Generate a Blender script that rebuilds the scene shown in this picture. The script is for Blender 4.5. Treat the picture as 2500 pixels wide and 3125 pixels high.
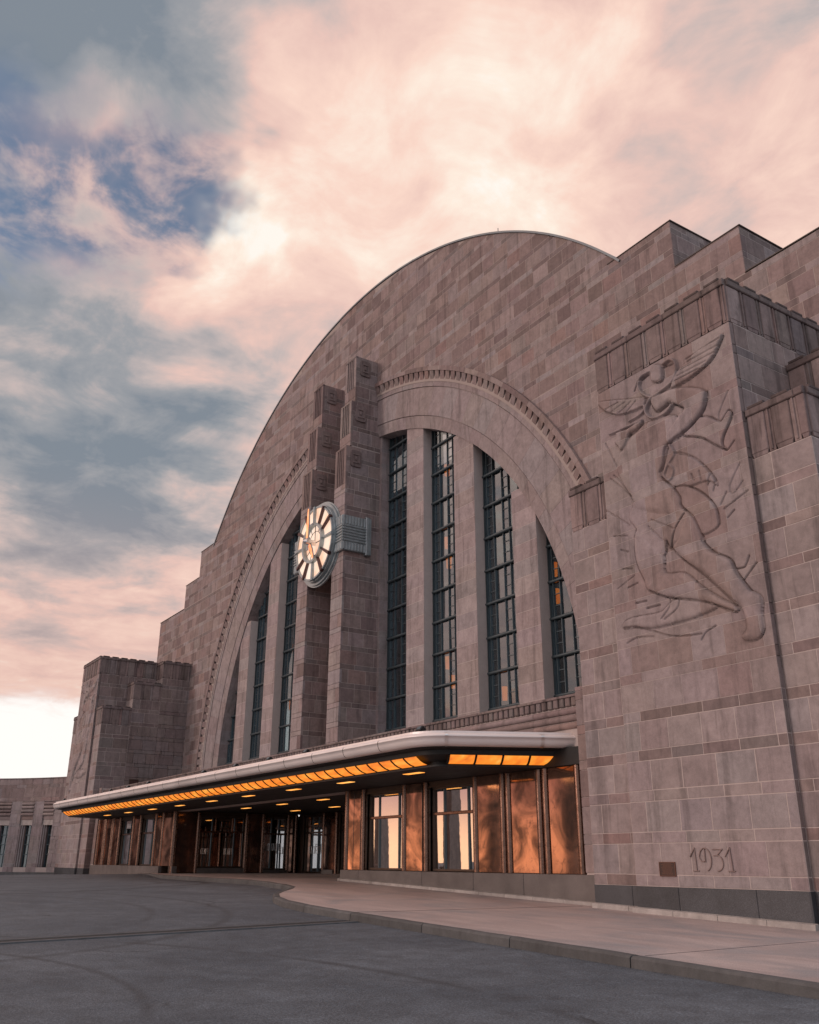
import bpy, math, random
import numpy as np
from mathutils import Matrix, Vector
from mathutils.geometry import tessellate_polygon

PI = math.pi
sc = bpy.context.scene
for o in list(bpy.data.objects):
    bpy.data.objects.remove(o)
COL = sc.collection

# ------------------------------------------------------------------ camera
camd = bpy.data.cameras.new('camera')
camo = bpy.data.objects.new('camera', camd)
COL.objects.link(camo)
camd.sensor_fit = 'VERTICAL'
camd.sensor_height = 36.0
camd.lens = 31.94
camd.clip_start = 0.1
camd.clip_end = 6000
YAW, PITCH, ROLL = math.radians(33.287), math.radians(20.974), math.radians(0.188)
CAM = Vector((39.368, -22.157, 1.6))
fw = Vector((-math.cos(YAW)*math.cos(PITCH), math.sin(YAW)*math.cos(PITCH), math.sin(PITCH)))
rt = fw.cross(Vector((0, 0, 1))).normalized()
up = rt.cross(fw)
r2 = rt*math.cos(ROLL) + up*math.sin(ROLL)
u2 = -rt*math.sin(ROLL) + up*math.cos(ROLL)
m3 = Matrix((r2, u2, -fw)).transposed()
camo.matrix_world = Matrix.Translation(CAM) @ m3.to_4x4()
sc.camera = camo

# ------------------------------------------------------------------ render / view
sc.render.engine = 'CYCLES'
sc.render.resolution_x, sc.render.resolution_y = 819, 1024
sc.view_settings.view_transform = 'Standard'
sc.view_settings.look = 'None'
sc.view_settings.exposure = 0.0
sc.view_settings.gamma = 1.0
sc.cycles.max_bounces = 6; sc.cycles.diffuse_bounces = 2; sc.cycles.glossy_bounces = 3; sc.cycles.transparent_max_bounces = 6

# ------------------------------------------------------------------ node helpers
class NT:
    def __init__(self, tree):
        self.t = tree; tree.nodes.clear()
    def n(self, typ, **kw):
        nd = self.t.nodes.new(typ)
        for k, v in kw.items():
            if k.startswith('i_'):
                nd.inputs[k[2:].replace('_', ' ')].default_value = v
            else:
                setattr(nd, k, v)
        return nd
    def l(self, a, b): self.t.links.new(a, b)
    def math(self, op, a, b=None, clamp=False, c=None):
        nd = self.t.nodes.new('ShaderNodeMath'); nd.operation = op; nd.use_clamp = clamp
        for i, v in enumerate((a, b, c)):
            if v is None: continue
            if isinstance(v, (int, float)): nd.inputs[i].default_value = v
            else: self.l(v, nd.inputs[i])
        return nd.outputs[0]
    def mix(self, fac, a, b, blend='MIX'):
        nd = self.t.nodes.new('ShaderNodeMix'); nd.data_type = 'RGBA'; nd.blend_type = blend
        for s, v in ((nd.inputs[0], fac), (nd.inputs[6], a), (nd.inputs[7], b)):
            if isinstance(v, (int, float)): s.default_value = v
            elif isinstance(v, tuple): s.default_value = (v[0], v[1], v[2], 1)
            else: self.l(v, s)
        return nd.outputs[2]
    def ramp(self, fac, stops, interp='LINEAR'):
        nd = self.t.nodes.new('ShaderNodeValToRGB'); cr = nd.color_ramp; cr.interpolation = interp
        while len(cr.elements) < len(stops): cr.elements.new(0.5)
        for e, (p, c) in zip(cr.elements, stops):
            e.position = p
            e.color = (c, c, c, 1) if isinstance(c, (int, float)) else (c[0], c[1], c[2], 1)
        self.l(fac, nd.inputs[0]); return nd.outputs[0]
    def noise(self, vec, scale, detail=4, rough=0.55, dist=0.0):
        nd = self.n('ShaderNodeTexNoise')
        nd.inputs['Scale'].default_value = scale; nd.inputs['Detail'].default_value = detail
        nd.inputs['Roughness'].default_value = rough; nd.inputs['Distortion'].default_value = dist
        if vec is not None: self.l(vec, nd.inputs['Vector'])
        return nd.outputs['Fac']
    def maprange(self, v, a, b, c=0.0, d=1.0, typ='SMOOTHSTEP'):
        nd = self.t.nodes.new('ShaderNodeMapRange'); nd.interpolation_type = typ
        self.l(v, nd.inputs[0])
        for i, k in enumerate((a, b, c, d)): nd.inputs[i+1].default_value = k
        return nd.outputs[0]

# ------------------------------------------------------------------ world: dusk cloud deck over a clear bright horizon
GLOW_AZ = Vector((-0.74, -0.67, 0)).normalized()
SUN_AZ = Vector((-0.36, -0.93, 0)).normalized()
SUN_EL = math.radians(13.0)
world = bpy.data.worlds.new('World'); sc.world = world; world.use_nodes = True
W = NT(world.node_tree)
tc = W.n('ShaderNodeTexCoord')
dirv = W.n('ShaderNodeVectorMath', operation='NORMALIZE'); W.l(tc.outputs['Generated'], dirv.inputs[0])
D = dirv.outputs[0]
sep = W.n('ShaderNodeSeparateXYZ'); W.l(D, sep.inputs[0])
zz = W.math('ADD', W.math('MAXIMUM', sep.outputs[2], 0.0), 0.13)
comb = W.n('ShaderNodeCombineXYZ')
W.l(W.math('DIVIDE', sep.outputs[0], zz), comb.inputs[0])
W.l(W.math('DIVIDE', sep.outputs[1], zz), comb.inputs[1])
PL = comb.outputs[0]
n_big = W.noise(PL, 2.1, 6, 0.56, 0.35)
mp = W.n('ShaderNodeMapping'); mp.inputs['Location'].default_value = (3.1, 7.7, 1.3); mp.inputs['Scale'].default_value = (1.0, 1.0, 1.0)
W.l(PL, mp.inputs['Vector'])
n_mid = W.noise(mp.outputs[0], 5.5, 6, 0.60, 0.5)
n_fine = W.noise(mp.outputs[0], 14.0, 4, 0.6, 0.2)
# warp the direction a little so that the large patches of cloud get ragged edges
warp = W.n('ShaderNodeTexNoise'); warp.inputs['Scale'].default_value = 4.5; warp.inputs['Detail'].default_value = 4; warp.inputs['Roughness'].default_value = 0.55
W.l(PL, warp.inputs['Vector'])
wv = W.n('ShaderNodeVectorMath', operation='SUBTRACT'); W.l(warp.outputs['Color'], wv.inputs[0]); wv.inputs[1].default_value = (0.5, 0.5, 0.5)
wsc = W.n('ShaderNodeVectorMath', operation='SCALE'); W.l(wv.outputs[0], wsc.inputs[0]); wsc.inputs['Scale'].default_value = 0.22
wad = W.n('ShaderNodeVectorMath', operation='ADD'); W.l(D, wad.inputs[0]); W.l(wsc.outputs[0], wad.inputs[1])
wn = W.n('ShaderNodeVectorMath', operation='NORMALIZE'); W.l(wad.outputs[0], wn.inputs[0])
def patch(v, deg_in, deg_out, src=None):
    d = W.n('ShaderNodeVectorMath', operation='DOT_PRODUCT')
    W.l(src or wn.outputs[0], d.inputs[0]); d.inputs[1].default_value = Vector(v).normalized()
    return W.maprange(d.outputs['Value'], math.cos(math.radians(deg_out)), math.cos(math.radians(deg_in)))
#SKY_FIELDS
B = W.math('ADD', W.math('MULTIPLY', W.math('SUBTRACT', n_big, 0.5), 0.50), 0.575)
B = W.math('ADD', B, W.math('MULTIPLY', W.math('SUBTRACT', n_mid, 0.5), 0.92))
B = W.math('ADD', B, W.math('MULTIPLY', W.math('SUBTRACT', n_fine, 0.5), 0.24))
# long streaks low in the deck
mps = W.n('ShaderNodeMapping'); mps.inputs['Rotation'].default_value = (0, 0, 0.28); mps.inputs['Scale'].default_value = (2.2, 0.8, 1.0); W.l(PL, mps.inputs['Vector'])
n_str = W.noise(mps.outputs[0], 1.7, 5, 0.5, 0.9)
B = W.math('ADD', B, W.math('MULTIPLY', W.math('MULTIPLY', W.math('SUBTRACT', n_str, 0.48), 0.8), W.maprange(sep.outputs[2], 0.56, 0.42)))
for v, a, b, wgt in [((-0.90, 0.10, 0.42), 1, 17, -0.27), ((-0.86, 0.20, 0.46), 1, 12, -0.15), ((-0.915, 0.20, 0.34), 1, 8, -0.12), ((-0.88, 0.26, 0.40), 1, 10, -0.12),
                     ((-0.668, 0.10, 0.737), 2, 12, -0.42), ((-0.63, 0.21, 0.75), 2, 9, -0.24), ((-0.70, 0.03, 0.713), 1, 8, -0.22), ((-0.80, 0.08, 0.595), 1, 8, -0.04),
                     ((-0.686, 0.382, 0.619), 2, 15, 0.11), ((-0.52, 0.503, 0.69), 1, 9, 0.17), ((-0.742, 0.284, 0.607), 0.5, 3.2, 0.18),
                     ((-0.50, 0.58, 0.62), 3, 20, 0.05), ((-0.31, 0.63, 0.72), 2, 9, -0.16), ((-0.728, 0.12, 0.674), 1, 5.5, 0.34), ((-0.80, 0.16, 0.575), 1, 5, 0.12), ((-0.65, 0.28, 0.70), 1, 8, 0.10),
                     ((-0.80, 0.23, 0.55), 1, 8, 0.10), ((-0.478, 0.566, 0.672), 0.3, 3.0, -0.10)]:
    B = W.math('ADD', B, W.math('MULTIPLY', patch(v, a, b), wgt))
K = None
for v, a, b in [((-0.784, 0.070, 0.618), 0.5, 8.0), ((-0.752, 0.185, 0.633), 0.3, 5.0), ((-0.785, 0.14, 0.602), 0.3, 6.5), ((-0.805, 0.04, 0.590), 0.3, 7), ((-0.77, 0.22, 0.602), 0.2, 3.5)]:
    p = patch(v, a, b); K = p if K is None else W.math('MAXIMUM', K, p)
K = W.math('MULTIPLY', K, W.maprange(W.math('ADD', n_mid, W.math('MULTIPLY', W.math('SUBTRACT', n_fine, 0.5), 0.5)), 0.30, 0.60))
cloud = W.ramp(B, [(0.0, (0.225, 0.26, 0.305)), (0.20, (0.345, 0.352, 0.375)), (0.38, (0.56, 0.475, 0.46)), (0.56, (0.82, 0.565, 0.50)), (0.74, (0.96, 0.69, 0.585)), (0.92, (1.0, 0.86, 0.74)), (1.0, (1.0, 0.94, 0.86))])
# the deck is duller and bluer on the side away from the glow
azs = W.n('ShaderNodeVectorMath', operation='DOT_PRODUCT'); W.l(D, azs.inputs[0]); azs.inputs[1].default_value = Vector((-0.95, -0.31, 0))
cloud = W.mix(W.maprange(azs.outputs['Value'], 0.08, -0.55), cloud, (0.64, 0.70, 0.79))
# lower clouds turn pinker towards the horizon
low = W.maprange(sep.outputs[2], 0.13, 0.40, 1.0, 0.0)
pink = W.mix(W.math('MULTIPLY', low, 0.50), cloud, (0.74, 0.475, 0.41))
# clear strip under the deck: white away from the glow, peach towards it
az = W.n('ShaderNodeVectorMath', operation='DOT_PRODUCT'); W.l(D, az.inputs[0]); az.inputs[1].default_value = GLOW_AZ
warm = W.maprange(az.outputs['Value'], 0.66, 0.93)
back = W.maprange(azs.outputs['Value'], 0.3, -0.3)
glow = W.mix(warm, (1.05, 1.0, 0.96), (1.60, 0.92, 0.55))
glow = W.mix(back, glow, (0.68, 0.73, 0.80))
edge = W.math('ADD', sep.outputs[2], W.math('MULTIPLY', W.math('SUBTRACT', n_mid, 0.5), 0.05))
strip = W.maprange(edge, 0.135, 0.165, 1.0, 0.0)
cfinal = W.mix(strip, pink, glow)
hi = W.maprange(sep.outputs[2], 0.004, 0.078)
cfinal = W.mix(W.math('MULTIPLY', hi, W.math('MULTIPLY', warm, strip)), cfinal, (0.72, 0.41, 0.36))
sky = W.n('ShaderNodeTexSky', sky_type='NISHITA', sun_disc=False, sun_elevation=SUN_EL, sun_rotation=math.atan2(SUN_AZ.x, SUN_AZ.y), ozone_density=1.6)
bg1 = W.n('ShaderNodeBackground'); bg1.inputs['Strength'].default_value = 0.15; W.l(sky.outputs[0], bg1.inputs[0])
bg2 = W.n('ShaderNodeBackground'); bg2.inputs['Strength'].default_value = 1.0; W.l(cfinal, bg2.inputs[0])
mx = W.n('ShaderNodeMixShader'); W.l(W.math('SUBTRACT', 1.0, W.math('MULTIPLY', K, 0.95)), mx.inputs[0]); W.l(bg1.outputs[0], mx.inputs[1]); W.l(bg2.outputs[0], mx.inputs[2])
wo = W.n('ShaderNodeOutputWorld'); W.l(mx.outputs[0], wo.inputs[0])

# ------------------------------------------------------------------ sun, low and veiled
sund = bpy.data.lights.new('sun', 'SUN'); sund.energy = 0.88; sund.angle = math.radians(12); sund.color = (1.0, 0.83, 0.76)
suno = bpy.data.objects.new('sun', sund); COL.objects.link(suno)
sdir = Vector((SUN_AZ.x*math.cos(SUN_EL), SUN_AZ.y*math.cos(SUN_EL), math.sin(SUN_EL)))
suno.rotation_euler = sdir.to_track_quat('Z', 'Y').to_euler()
suno.location = sdir*80

# ------------------------------------------------------------------ materials
MAT = {}
def new_mat(name):
    m = bpy.data.materials.new(name); m.use_nodes = True; MAT[name] = m
    return NT(m.node_tree)
def finish(T, bsdf):
    out = T.n('ShaderNodeOutputMaterial'); T.l(bsdf.outputs[0], out.inputs[0])
def principled(T, **kw):
    b = T.n('ShaderNodeBsdfPrincipled')
    for k, v in kw.items():
        s = b.inputs[k.replace('_', ' ')]
        if isinstance(v, tuple): s.default_value = (v[0], v[1], v[2], 1)
        elif isinstance(v, (int, float)): s.default_value = v
        else: T.l(v, s)
    return b
def bump(T, h, strength, dist=0.02):
    b = T.n('ShaderNodeBump'); b.inputs['Strength'].default_value = strength; b.inputs['Distance'].default_value = dist
    T.l(h, b.inputs['Height']); return b.outputs[0]
def stone_like(name, rough=0.85, speck=0.5, blotch=0.35, stain=0.0, tintmul=(1, 1, 1)):
    T = new_mat(name); tc = T.n('ShaderNodeTexCoord'); o = tc.outputs['Object']
    at = T.n('ShaderNodeAttribute', attribute_name='tint')
    n1 = T.noise(o, 60, 2, 0.7); n2 = T.noise(o, 2.2, 3, 0.6, 0.6); n3 = T.noise(o, 9, 3, 0.6)
    col = T.mix(1.0, at.outputs['Color'], tintmul, 'MULTIPLY')
    f = T.math('ADD', T.math('MULTIPLY', T.math('SUBTRACT', n1, 0.5), speck), T.math('MULTIPLY', T.math('SUBTRACT', n2, 0.5), blotch*1.6))
    f = T.math('ADD', T.math('ADD', f, T.math('MULTIPLY', T.math('SUBTRACT', n3, 0.5), blotch)), 1.0)
    cc = T.n('ShaderNodeCombineXYZ')
    for i in range(3): T.l(f, cc.inputs[i])
    col = T.mix(1.0, col, cc.outputs[0], 'MULTIPLY')
    if stain:
        mpn = T.n('ShaderNodeMapping'); mpn.inputs['Scale'].default_value = (3.4, 3.4, 0.30); T.l(o, mpn.inputs['Vector'])
        s = T.noise(mpn.outputs[0], 1.0, 4, 0.65, 0.3)
        s = T.maprange(s, 0.48, 0.70)
        col = T.mix(T.math('MULTIPLY', s, stain), col, (0.045, 0.036, 0.034))
    b = principled(T, Base_Color=col, Roughness=rough, Normal=bump(T, T.math('ADD', T.math('MULTIPLY', n1, 0.5), n3), 0.35, 0.012))
    b.inputs['Specular IOR Level'].default_value = 0.25
    finish(T, b)
stone_like('stone', stain=0.36, blotch=0.45)
stone_like('cap_stone', stain=0.62, blotch=0.5)
stone_like('mortar', blotch=0.15)
stone_like('concrete', speck=0.35, blotch=0.4, stain=0.25)

T = new_mat('granite'); tc = T.n('ShaderNodeTexCoord'); at = T.n('ShaderNodeAttribute', attribute_name='tint')
v = T.noise(tc.outputs['Object'], 95, 3, 0.8); g = T.ramp(v, [(0.35, 0.45), (0.55, 1.0), (0.72, 2.1)])
b2 = T.noise(tc.outputs['Object'], 1.6, 5, 0.6)
col = T.mix(1.0, T.mix(1.0, at.outputs['Color'], g, 'MULTIPLY'), T.ramp(b2, [(0.3, 0.75), (0.7, 1.2)]), 'MULTIPLY')
finish(T, principled(T, Base_Color=col, Roughness=0.55))

T = new_mat('asphalt'); tc = T.n('ShaderNodeTexCoord'); o = tc.outputs['Object']
a1 = T.noise(o, 38, 3, 0.8); a2 = T.noise(o, 0.35, 7, 0.6, 0.8); a3 = T.noise(o, 2.4, 6, 0.65)
vor = T.n('ShaderNodeTexVoronoi'); vor.inputs['Scale'].default_value = 55; T.l(o, vor.inputs['Vector'])
col = T.mix(T.ramp(a2, [(0.35, 0.0), (0.68, 1.0)]), (0.067, 0.082, 0.100), (0.108, 0.127, 0.148))
col = T.mix(1.0, col, T.ramp(a1, [(0.33, 0.52), (0.5, 1.0), (0.68, 1.75)]), 'MULTIPLY')
col = T.mix(1.0, col, T.ramp(a3, [(0.3, 0.72), (0.7, 1.28)]), 'MULTIPLY')
# turning tyre marks: wide soft rings
def ring(cx, cy, R, w, amt, a_noise):
    mpn = T.n('ShaderNodeMapping'); mpn.inputs['Location'].default_value = (-cx, -cy, 0); T.l(o, mpn.inputs['Vector'])
    mk = T.n('ShaderNodeMapping'); mk.inputs['Scale'].default_value = (1, 1, 0); T.l(mpn.outputs[0], mk.inputs['Vector'])
    ln = T.n('ShaderNodeVectorMath', operation='LENGTH'); T.l(mk.outputs[0], ln.inputs[0])
    d = T.math('ABSOLUTE', T.math('SUBTRACT', ln.outputs['Value'], R))
    m = T.maprange(d, 0.0, w, 1.0, 0.0)
    return T.math('MULTIPLY', T.math('MULTIPLY', m, amt), T.maprange(a_noise, 0.30, 0.52))
wc = T.n('ShaderNodeTexNoise'); wc.inputs['Scale'].default_value = 0.8; wc.inputs['Detail'].default_value = 4; T.l(o, wc.inputs['Vector'])
wa = T.n('ShaderNodeVectorMath', operation='ADD'); T.l(o, wa.inputs[0]); T.l(wc.outputs['Color'], wa.inputs[1])
ve = T.n('ShaderNodeTexVoronoi', feature='DISTANCE_TO_EDGE'); ve.inputs['Scale'].default_value = 0.16; T.l(wa.outputs[0], ve.inputs['Vector'])
crack = T.math('MULTIPLY', T.maprange(ve.outputs['Distance'], 0.0, 0.006, 1.0, 0.0), T.maprange(a2, 0.46, 0.58))
col = T.mix(T.math('MULTIPLY', crack, 0.75), col, (0.014, 0.014, 0.016))
oil = T.maprange(T.noise(o, 0.9, 3, 0.5, 0.3), 0.66, 0.76)
col = T.mix(T.math('MULTIPLY', oil, 0.35), col, (0.02, 0.02, 0.022))
for cx, cy, R, w, amt in [(16, -22, 9.0, 0.2, 0.4), (16, -22, 7.4, 0.16, 0.32), (27, -25.5, 7.2, 0.12, 0.5), (27, -25.5, 5.6, 0.12, 0.25), (2, -16.5, 8.5, 0.3, 0.6), (2, -16.5, 6.9, 0.26, 0.5), (30, -27, 12.0, 0.16, 0.5), (20, -30, 10.0, .15, .5)]:
    col = T.mix(ring(cx, cy, R, w, amt, a2), col, (0.022, 0.022, 0.024))
finish(T, principled(T, Base_Color=col, Roughness=T.math('ADD', T.math('MULTIPLY', a3, 0.25), 0.62), Normal=bump(T, T.math('ADD', a1, vor.outputs['Distance']), 0.55, 0.012)))

T = new_mat('walk'); tc = T.n('ShaderNodeTexCoord'); o = tc.outputs['Object']
mpn = T.n('ShaderNodeMapping'); mpn.inputs['Scale'].default_value = (0.35, 1.6, 1); T.l(o, mpn.inputs['Vector'])
a1 = T.noise(mpn.outputs[0], 1.3, 7, 0.6, 0.7); a2 = T.noise(o, 55, 3, 0.75); a3 = T.noise(o, 0.5, 5, 0.6, 1.0)
col = T.mix(T.ramp(a1, [(0.32, 0.0), (0.66, 1.0)]), (0.38, 0.31, 0.295), (0.52, 0.43, 0.405))
col = T.mix(T.math('MULTIPLY', T.ramp(a3, [(0.48, 0.0), (0.68, 1.0)]), 0.70), col, (0.27, 0.275, 0.29))
col = T.mix(1.0, col, T.ramp(a2, [(0.3, 0.72), (0.7, 1.25)]), 'MULTIPLY')
finish(T, principled(T, Base_Color=col, Roughness=T.math('ADD', T.math('MULTIPLY', a1, 0.25), 0.45), Normal=bump(T, a2, 0.25, 0.006)))

T = new_mat('marble'); tc = T.n('ShaderNodeTexCoord'); o = tc.outputs['Object']
v1 = T.noise(o, 0.9, 4, 0.55, 0.9); v2 = T.noise(o, 4.5, 5, 0.7, 0.5)
c1 = T.mix(T.ramp(v1, [(0.36, 0.0), (0.62, 1.0)]), (0.035, 0.020, 0.017), (0.10, 0.055, 0.04))
c1 = T.mix(T.ramp(v2, [(0.52, 0.0), (0.68, 1.0)]), c1, (0.035, 0.022, 0.02))
refl = T.mix(T.ramp(v1, [(0.40, 0.0), (0.62, 1.0)]), (0.16, 0.088, 0.063), (0.84, 0.44, 0.30))
refl = T.mix(T.ramp(v2, [(0.54, 0.0), (0.72, 0.8)]), refl, (0.22, 0.11, 0.085))
p1 = principled(T, Base_Color=c1, Roughness=0.25)
gl = T.n('ShaderNodeBsdfGlossy'); T.l(refl, gl.inputs['Color']); T.l(T.ramp(v2, [(0.3, 0.03), (0.75, 0.10)]), gl.inputs['Roughness'])
lw = T.n('ShaderNodeLayerWeight'); lw.inputs['Blend'].default_value = 0.35
ms = T.n('ShaderNodeMixShader'); T.l(T.maprange(lw.outputs['Facing'], 0.0, 0.55, 0.25, 0.86, 'LINEAR'), ms.inputs[0]); T.l(p1.outputs[0], ms.inputs[1]); T.l(gl.outputs[0], ms.inputs[2])
finish(T, ms)

def plain(name, col, rough, metal=0.0, nscale=0, namt=0.0, emis=None, es=0.0):
    T = new_mat(name); kw = dict(Roughness=rough, Metallic=metal)
    if nscale:
        tc = T.n('ShaderNodeTexCoord'); v = T.noise(tc.outputs['Object'], nscale, 5, 0.6, 0.3)
        kw['Base_Color'] = T.mix(v, tuple(c*(1-namt) for c in col), tuple(c*(1+namt) for c in col))
        kw['Roughness'] = T.math('ADD', T.math('MULTIPLY', T.math('SUBTRACT', v, 0.5), 0.3), rough)
    else: kw['Base_Color'] = col
    b = principled(T, **kw)
    if emis:
        b.inputs['Emission Color'].default_value = (emis[0], emis[1], emis[2], 1); b.inputs['Emission Strength'].default_value = es
    finish(T, b)
plain('bronze', (0.20, 0.115, 0.085), 0.27, 0.9, 7, 0.6)
plain('bronze_dark', (0.10, 0.07, 0.055), 0.4, 0.7, 6, 0.4)
plain('aluminium', (0.90, 0.83, 0.805), 0.42, 0.22, 1.5, 0.08)
plain('seam', (0.85, 0.82, 0.80), 0.3, 0.9)
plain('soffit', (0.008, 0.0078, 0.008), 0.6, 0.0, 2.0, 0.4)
plain('window_metal', (0.10, 0.13, 0.145), 0.34, 0.5, 9, 0.3)
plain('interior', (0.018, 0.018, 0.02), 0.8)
plain('black', (0.012, 0.012, 0.014), 0.4)
plain('roof_metal', (0.22, 0.25, 0.27), 0.5, 0.6, 2, 0.3)
plain('clock_metal', (0.33, 0.38, 0.40), 0.42, 0.5, 4, 0.45)
plain('clock_dark', (0.09, 0.05, 0.05), 0.35, 0.6)
plain('plaque_bronze', (0.045, 0.022, 0.016), 0.5, 0.2, 30, 0.4)
plain('plaque_edge', (0.16, 0.07, 0.045), 0.45, 0.3)
plain('hill', (0.03, 0.035, 0.03), 0.9, 0.0, 0.05, 0.5)
def emit(name, stops, scale, strength, stretch=(1, 1, 1)):
    T = new_mat(name); tc = T.n('ShaderNodeTexCoord'); mpn = T.n('ShaderNodeMapping'); mpn.inputs['Scale'].default_value = stretch
    T.l(tc.outputs['Object'], mpn.inputs['Vector'])
    v = T.noise(mpn.outputs[0], scale, 4, 0.5)
    b = principled(T, Base_Color=(0.3, 0.2, 0.1), Roughness=0.4, Emission_Color=T.ramp(v, stops), Emission_Strength=strength)
    finish(T, b)
emit('amber', [(0.28, (0.70, 0.15, 0.012)), (0.45, (0.98, 0.24, 0.014)), (0.60, (1.0, 0.33, 0.03)), (0.76, (1.0, 0.46, 0.09))], 1.5, 1.0, (1, 3, 3))
emit('lamp_warm', [(0.3, (1.0, 0.32, 0.045)), (0.7, (1.0, 0.46, 0.11))], 2.0, 1.6)
emit('lantern_light', [(0.3, (1.0, 0.55, 0.22)), (0.7, (1.0, 0.75, 0.45))], 2.0, 3.0)
emit('interior_glow', [(0.3, (1.0, 0.16, 0.01)), (0.7, (1.0, 0.27, 0.03))], 2.5, 1.1)
emit('dial_light', [(0.3, (0.95, 0.50, 0.32)), (0.5, (1.0, 0.72, 0.57)), (0.72, (1.0, 0.86, 0.75))], 1.0, 0.90)
emit('neon', [(0.3, (1.0, 0.22, 0.07)), (0.7, (1.0, 0.42, 0.20))], 2.0, 1.5)

def glass(name, tint, f0, f1, rough, body):
    T = new_mat(name); tc = T.n('ShaderNodeTexCoord')
    nz = T.noise(tc.outputs['Object'], 1.1, 3, 0.5)
    gl = T.n('ShaderNodeBsdfGlossy'); gl.inputs['Color'].default_value = (*tint, 1); gl.inputs['Roughness'].default_value = rough
    T.l(bump(T, nz, 0.014, 0.05), gl.inputs['Normal'])
    tr = T.n('ShaderNodeBsdfTransparent'); tr.inputs['Color'].default_value = (*body, 1)
    lw = T.n('ShaderNodeLayerWeight'); lw.inputs['Blend'].default_value = 0.5
    ms = T.n('ShaderNodeMixShader'); T.l(T.maprange(lw.outputs['Facing'], 0.2, 0.7, f0, f1, 'LINEAR'), ms.inputs[0])
    T.l(tr.outputs[0], ms.inputs[1]); T.l(gl.outputs[0], ms.inputs[2]); finish(T, ms)
glass('glass', (0.82, 0.92, 0.98), 0.10, 0.42, 0.02, (0.6, 0.65, 0.66))
glass('glass_front', (1.0, 0.95, 0.92), 0.55, 0.92, 0.012, (0.5, 0.5, 0.5))

# ------------------------------------------------------------------ mesh helpers
FACADE = ((0, 0, 0), (1, 0, 0), (0, 0, 1), (0, -1, 0))
def frame_front(y): return ((0, y, 0), (1, 0, 0), (0, 0, 1), (0, -1, 0))        # faces -y, u = x
def frame_right(x): return ((x, 0, 0), (0, 1, 0), (0, 0, 1), (1, 0, 0))         # faces +x, u = y
def frame_left(x): return ((x, 0, 0), (0, -1, 0), (0, 0, 1), (-1, 0, 0))        # faces -x, u = -y
def P3(fr, u, v, n):
    O, U, V, N = fr
    return (O[0]+U[0]*u+V[0]*v+N[0]*n, O[1]+U[1]*u+V[1]*v+N[1]*n, O[2]+U[2]*u+V[2]*v+N[2]*n)
def inset(poly, d):
    m = len(poly); out = []
    lines = []
    for i in range(m):
        (x0, y0), (x1, y1) = poly[i], poly[(i+1) % m]
        L = math.hypot(x1-x0, y1-y0) or 1e-9
        nx, ny = -(y1-y0)/L, (x1-x0)/L
        lines.append((x0+nx*d, y0+ny*d, (x1-x0)/L, (y1-y0)/L))
    for i in range(m):
        x0, y0, a, b = lines[i-1]; x1, y1, c, e = lines[i]
        det = a*e-b*c
        if abs(det) < 1e-6: out.append((x1, y1))
        else:
            t = ((x1-x0)*e-(y1-y0)*c)/det
            out.append((x0+a*t, y0+b*t))
    return out
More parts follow.
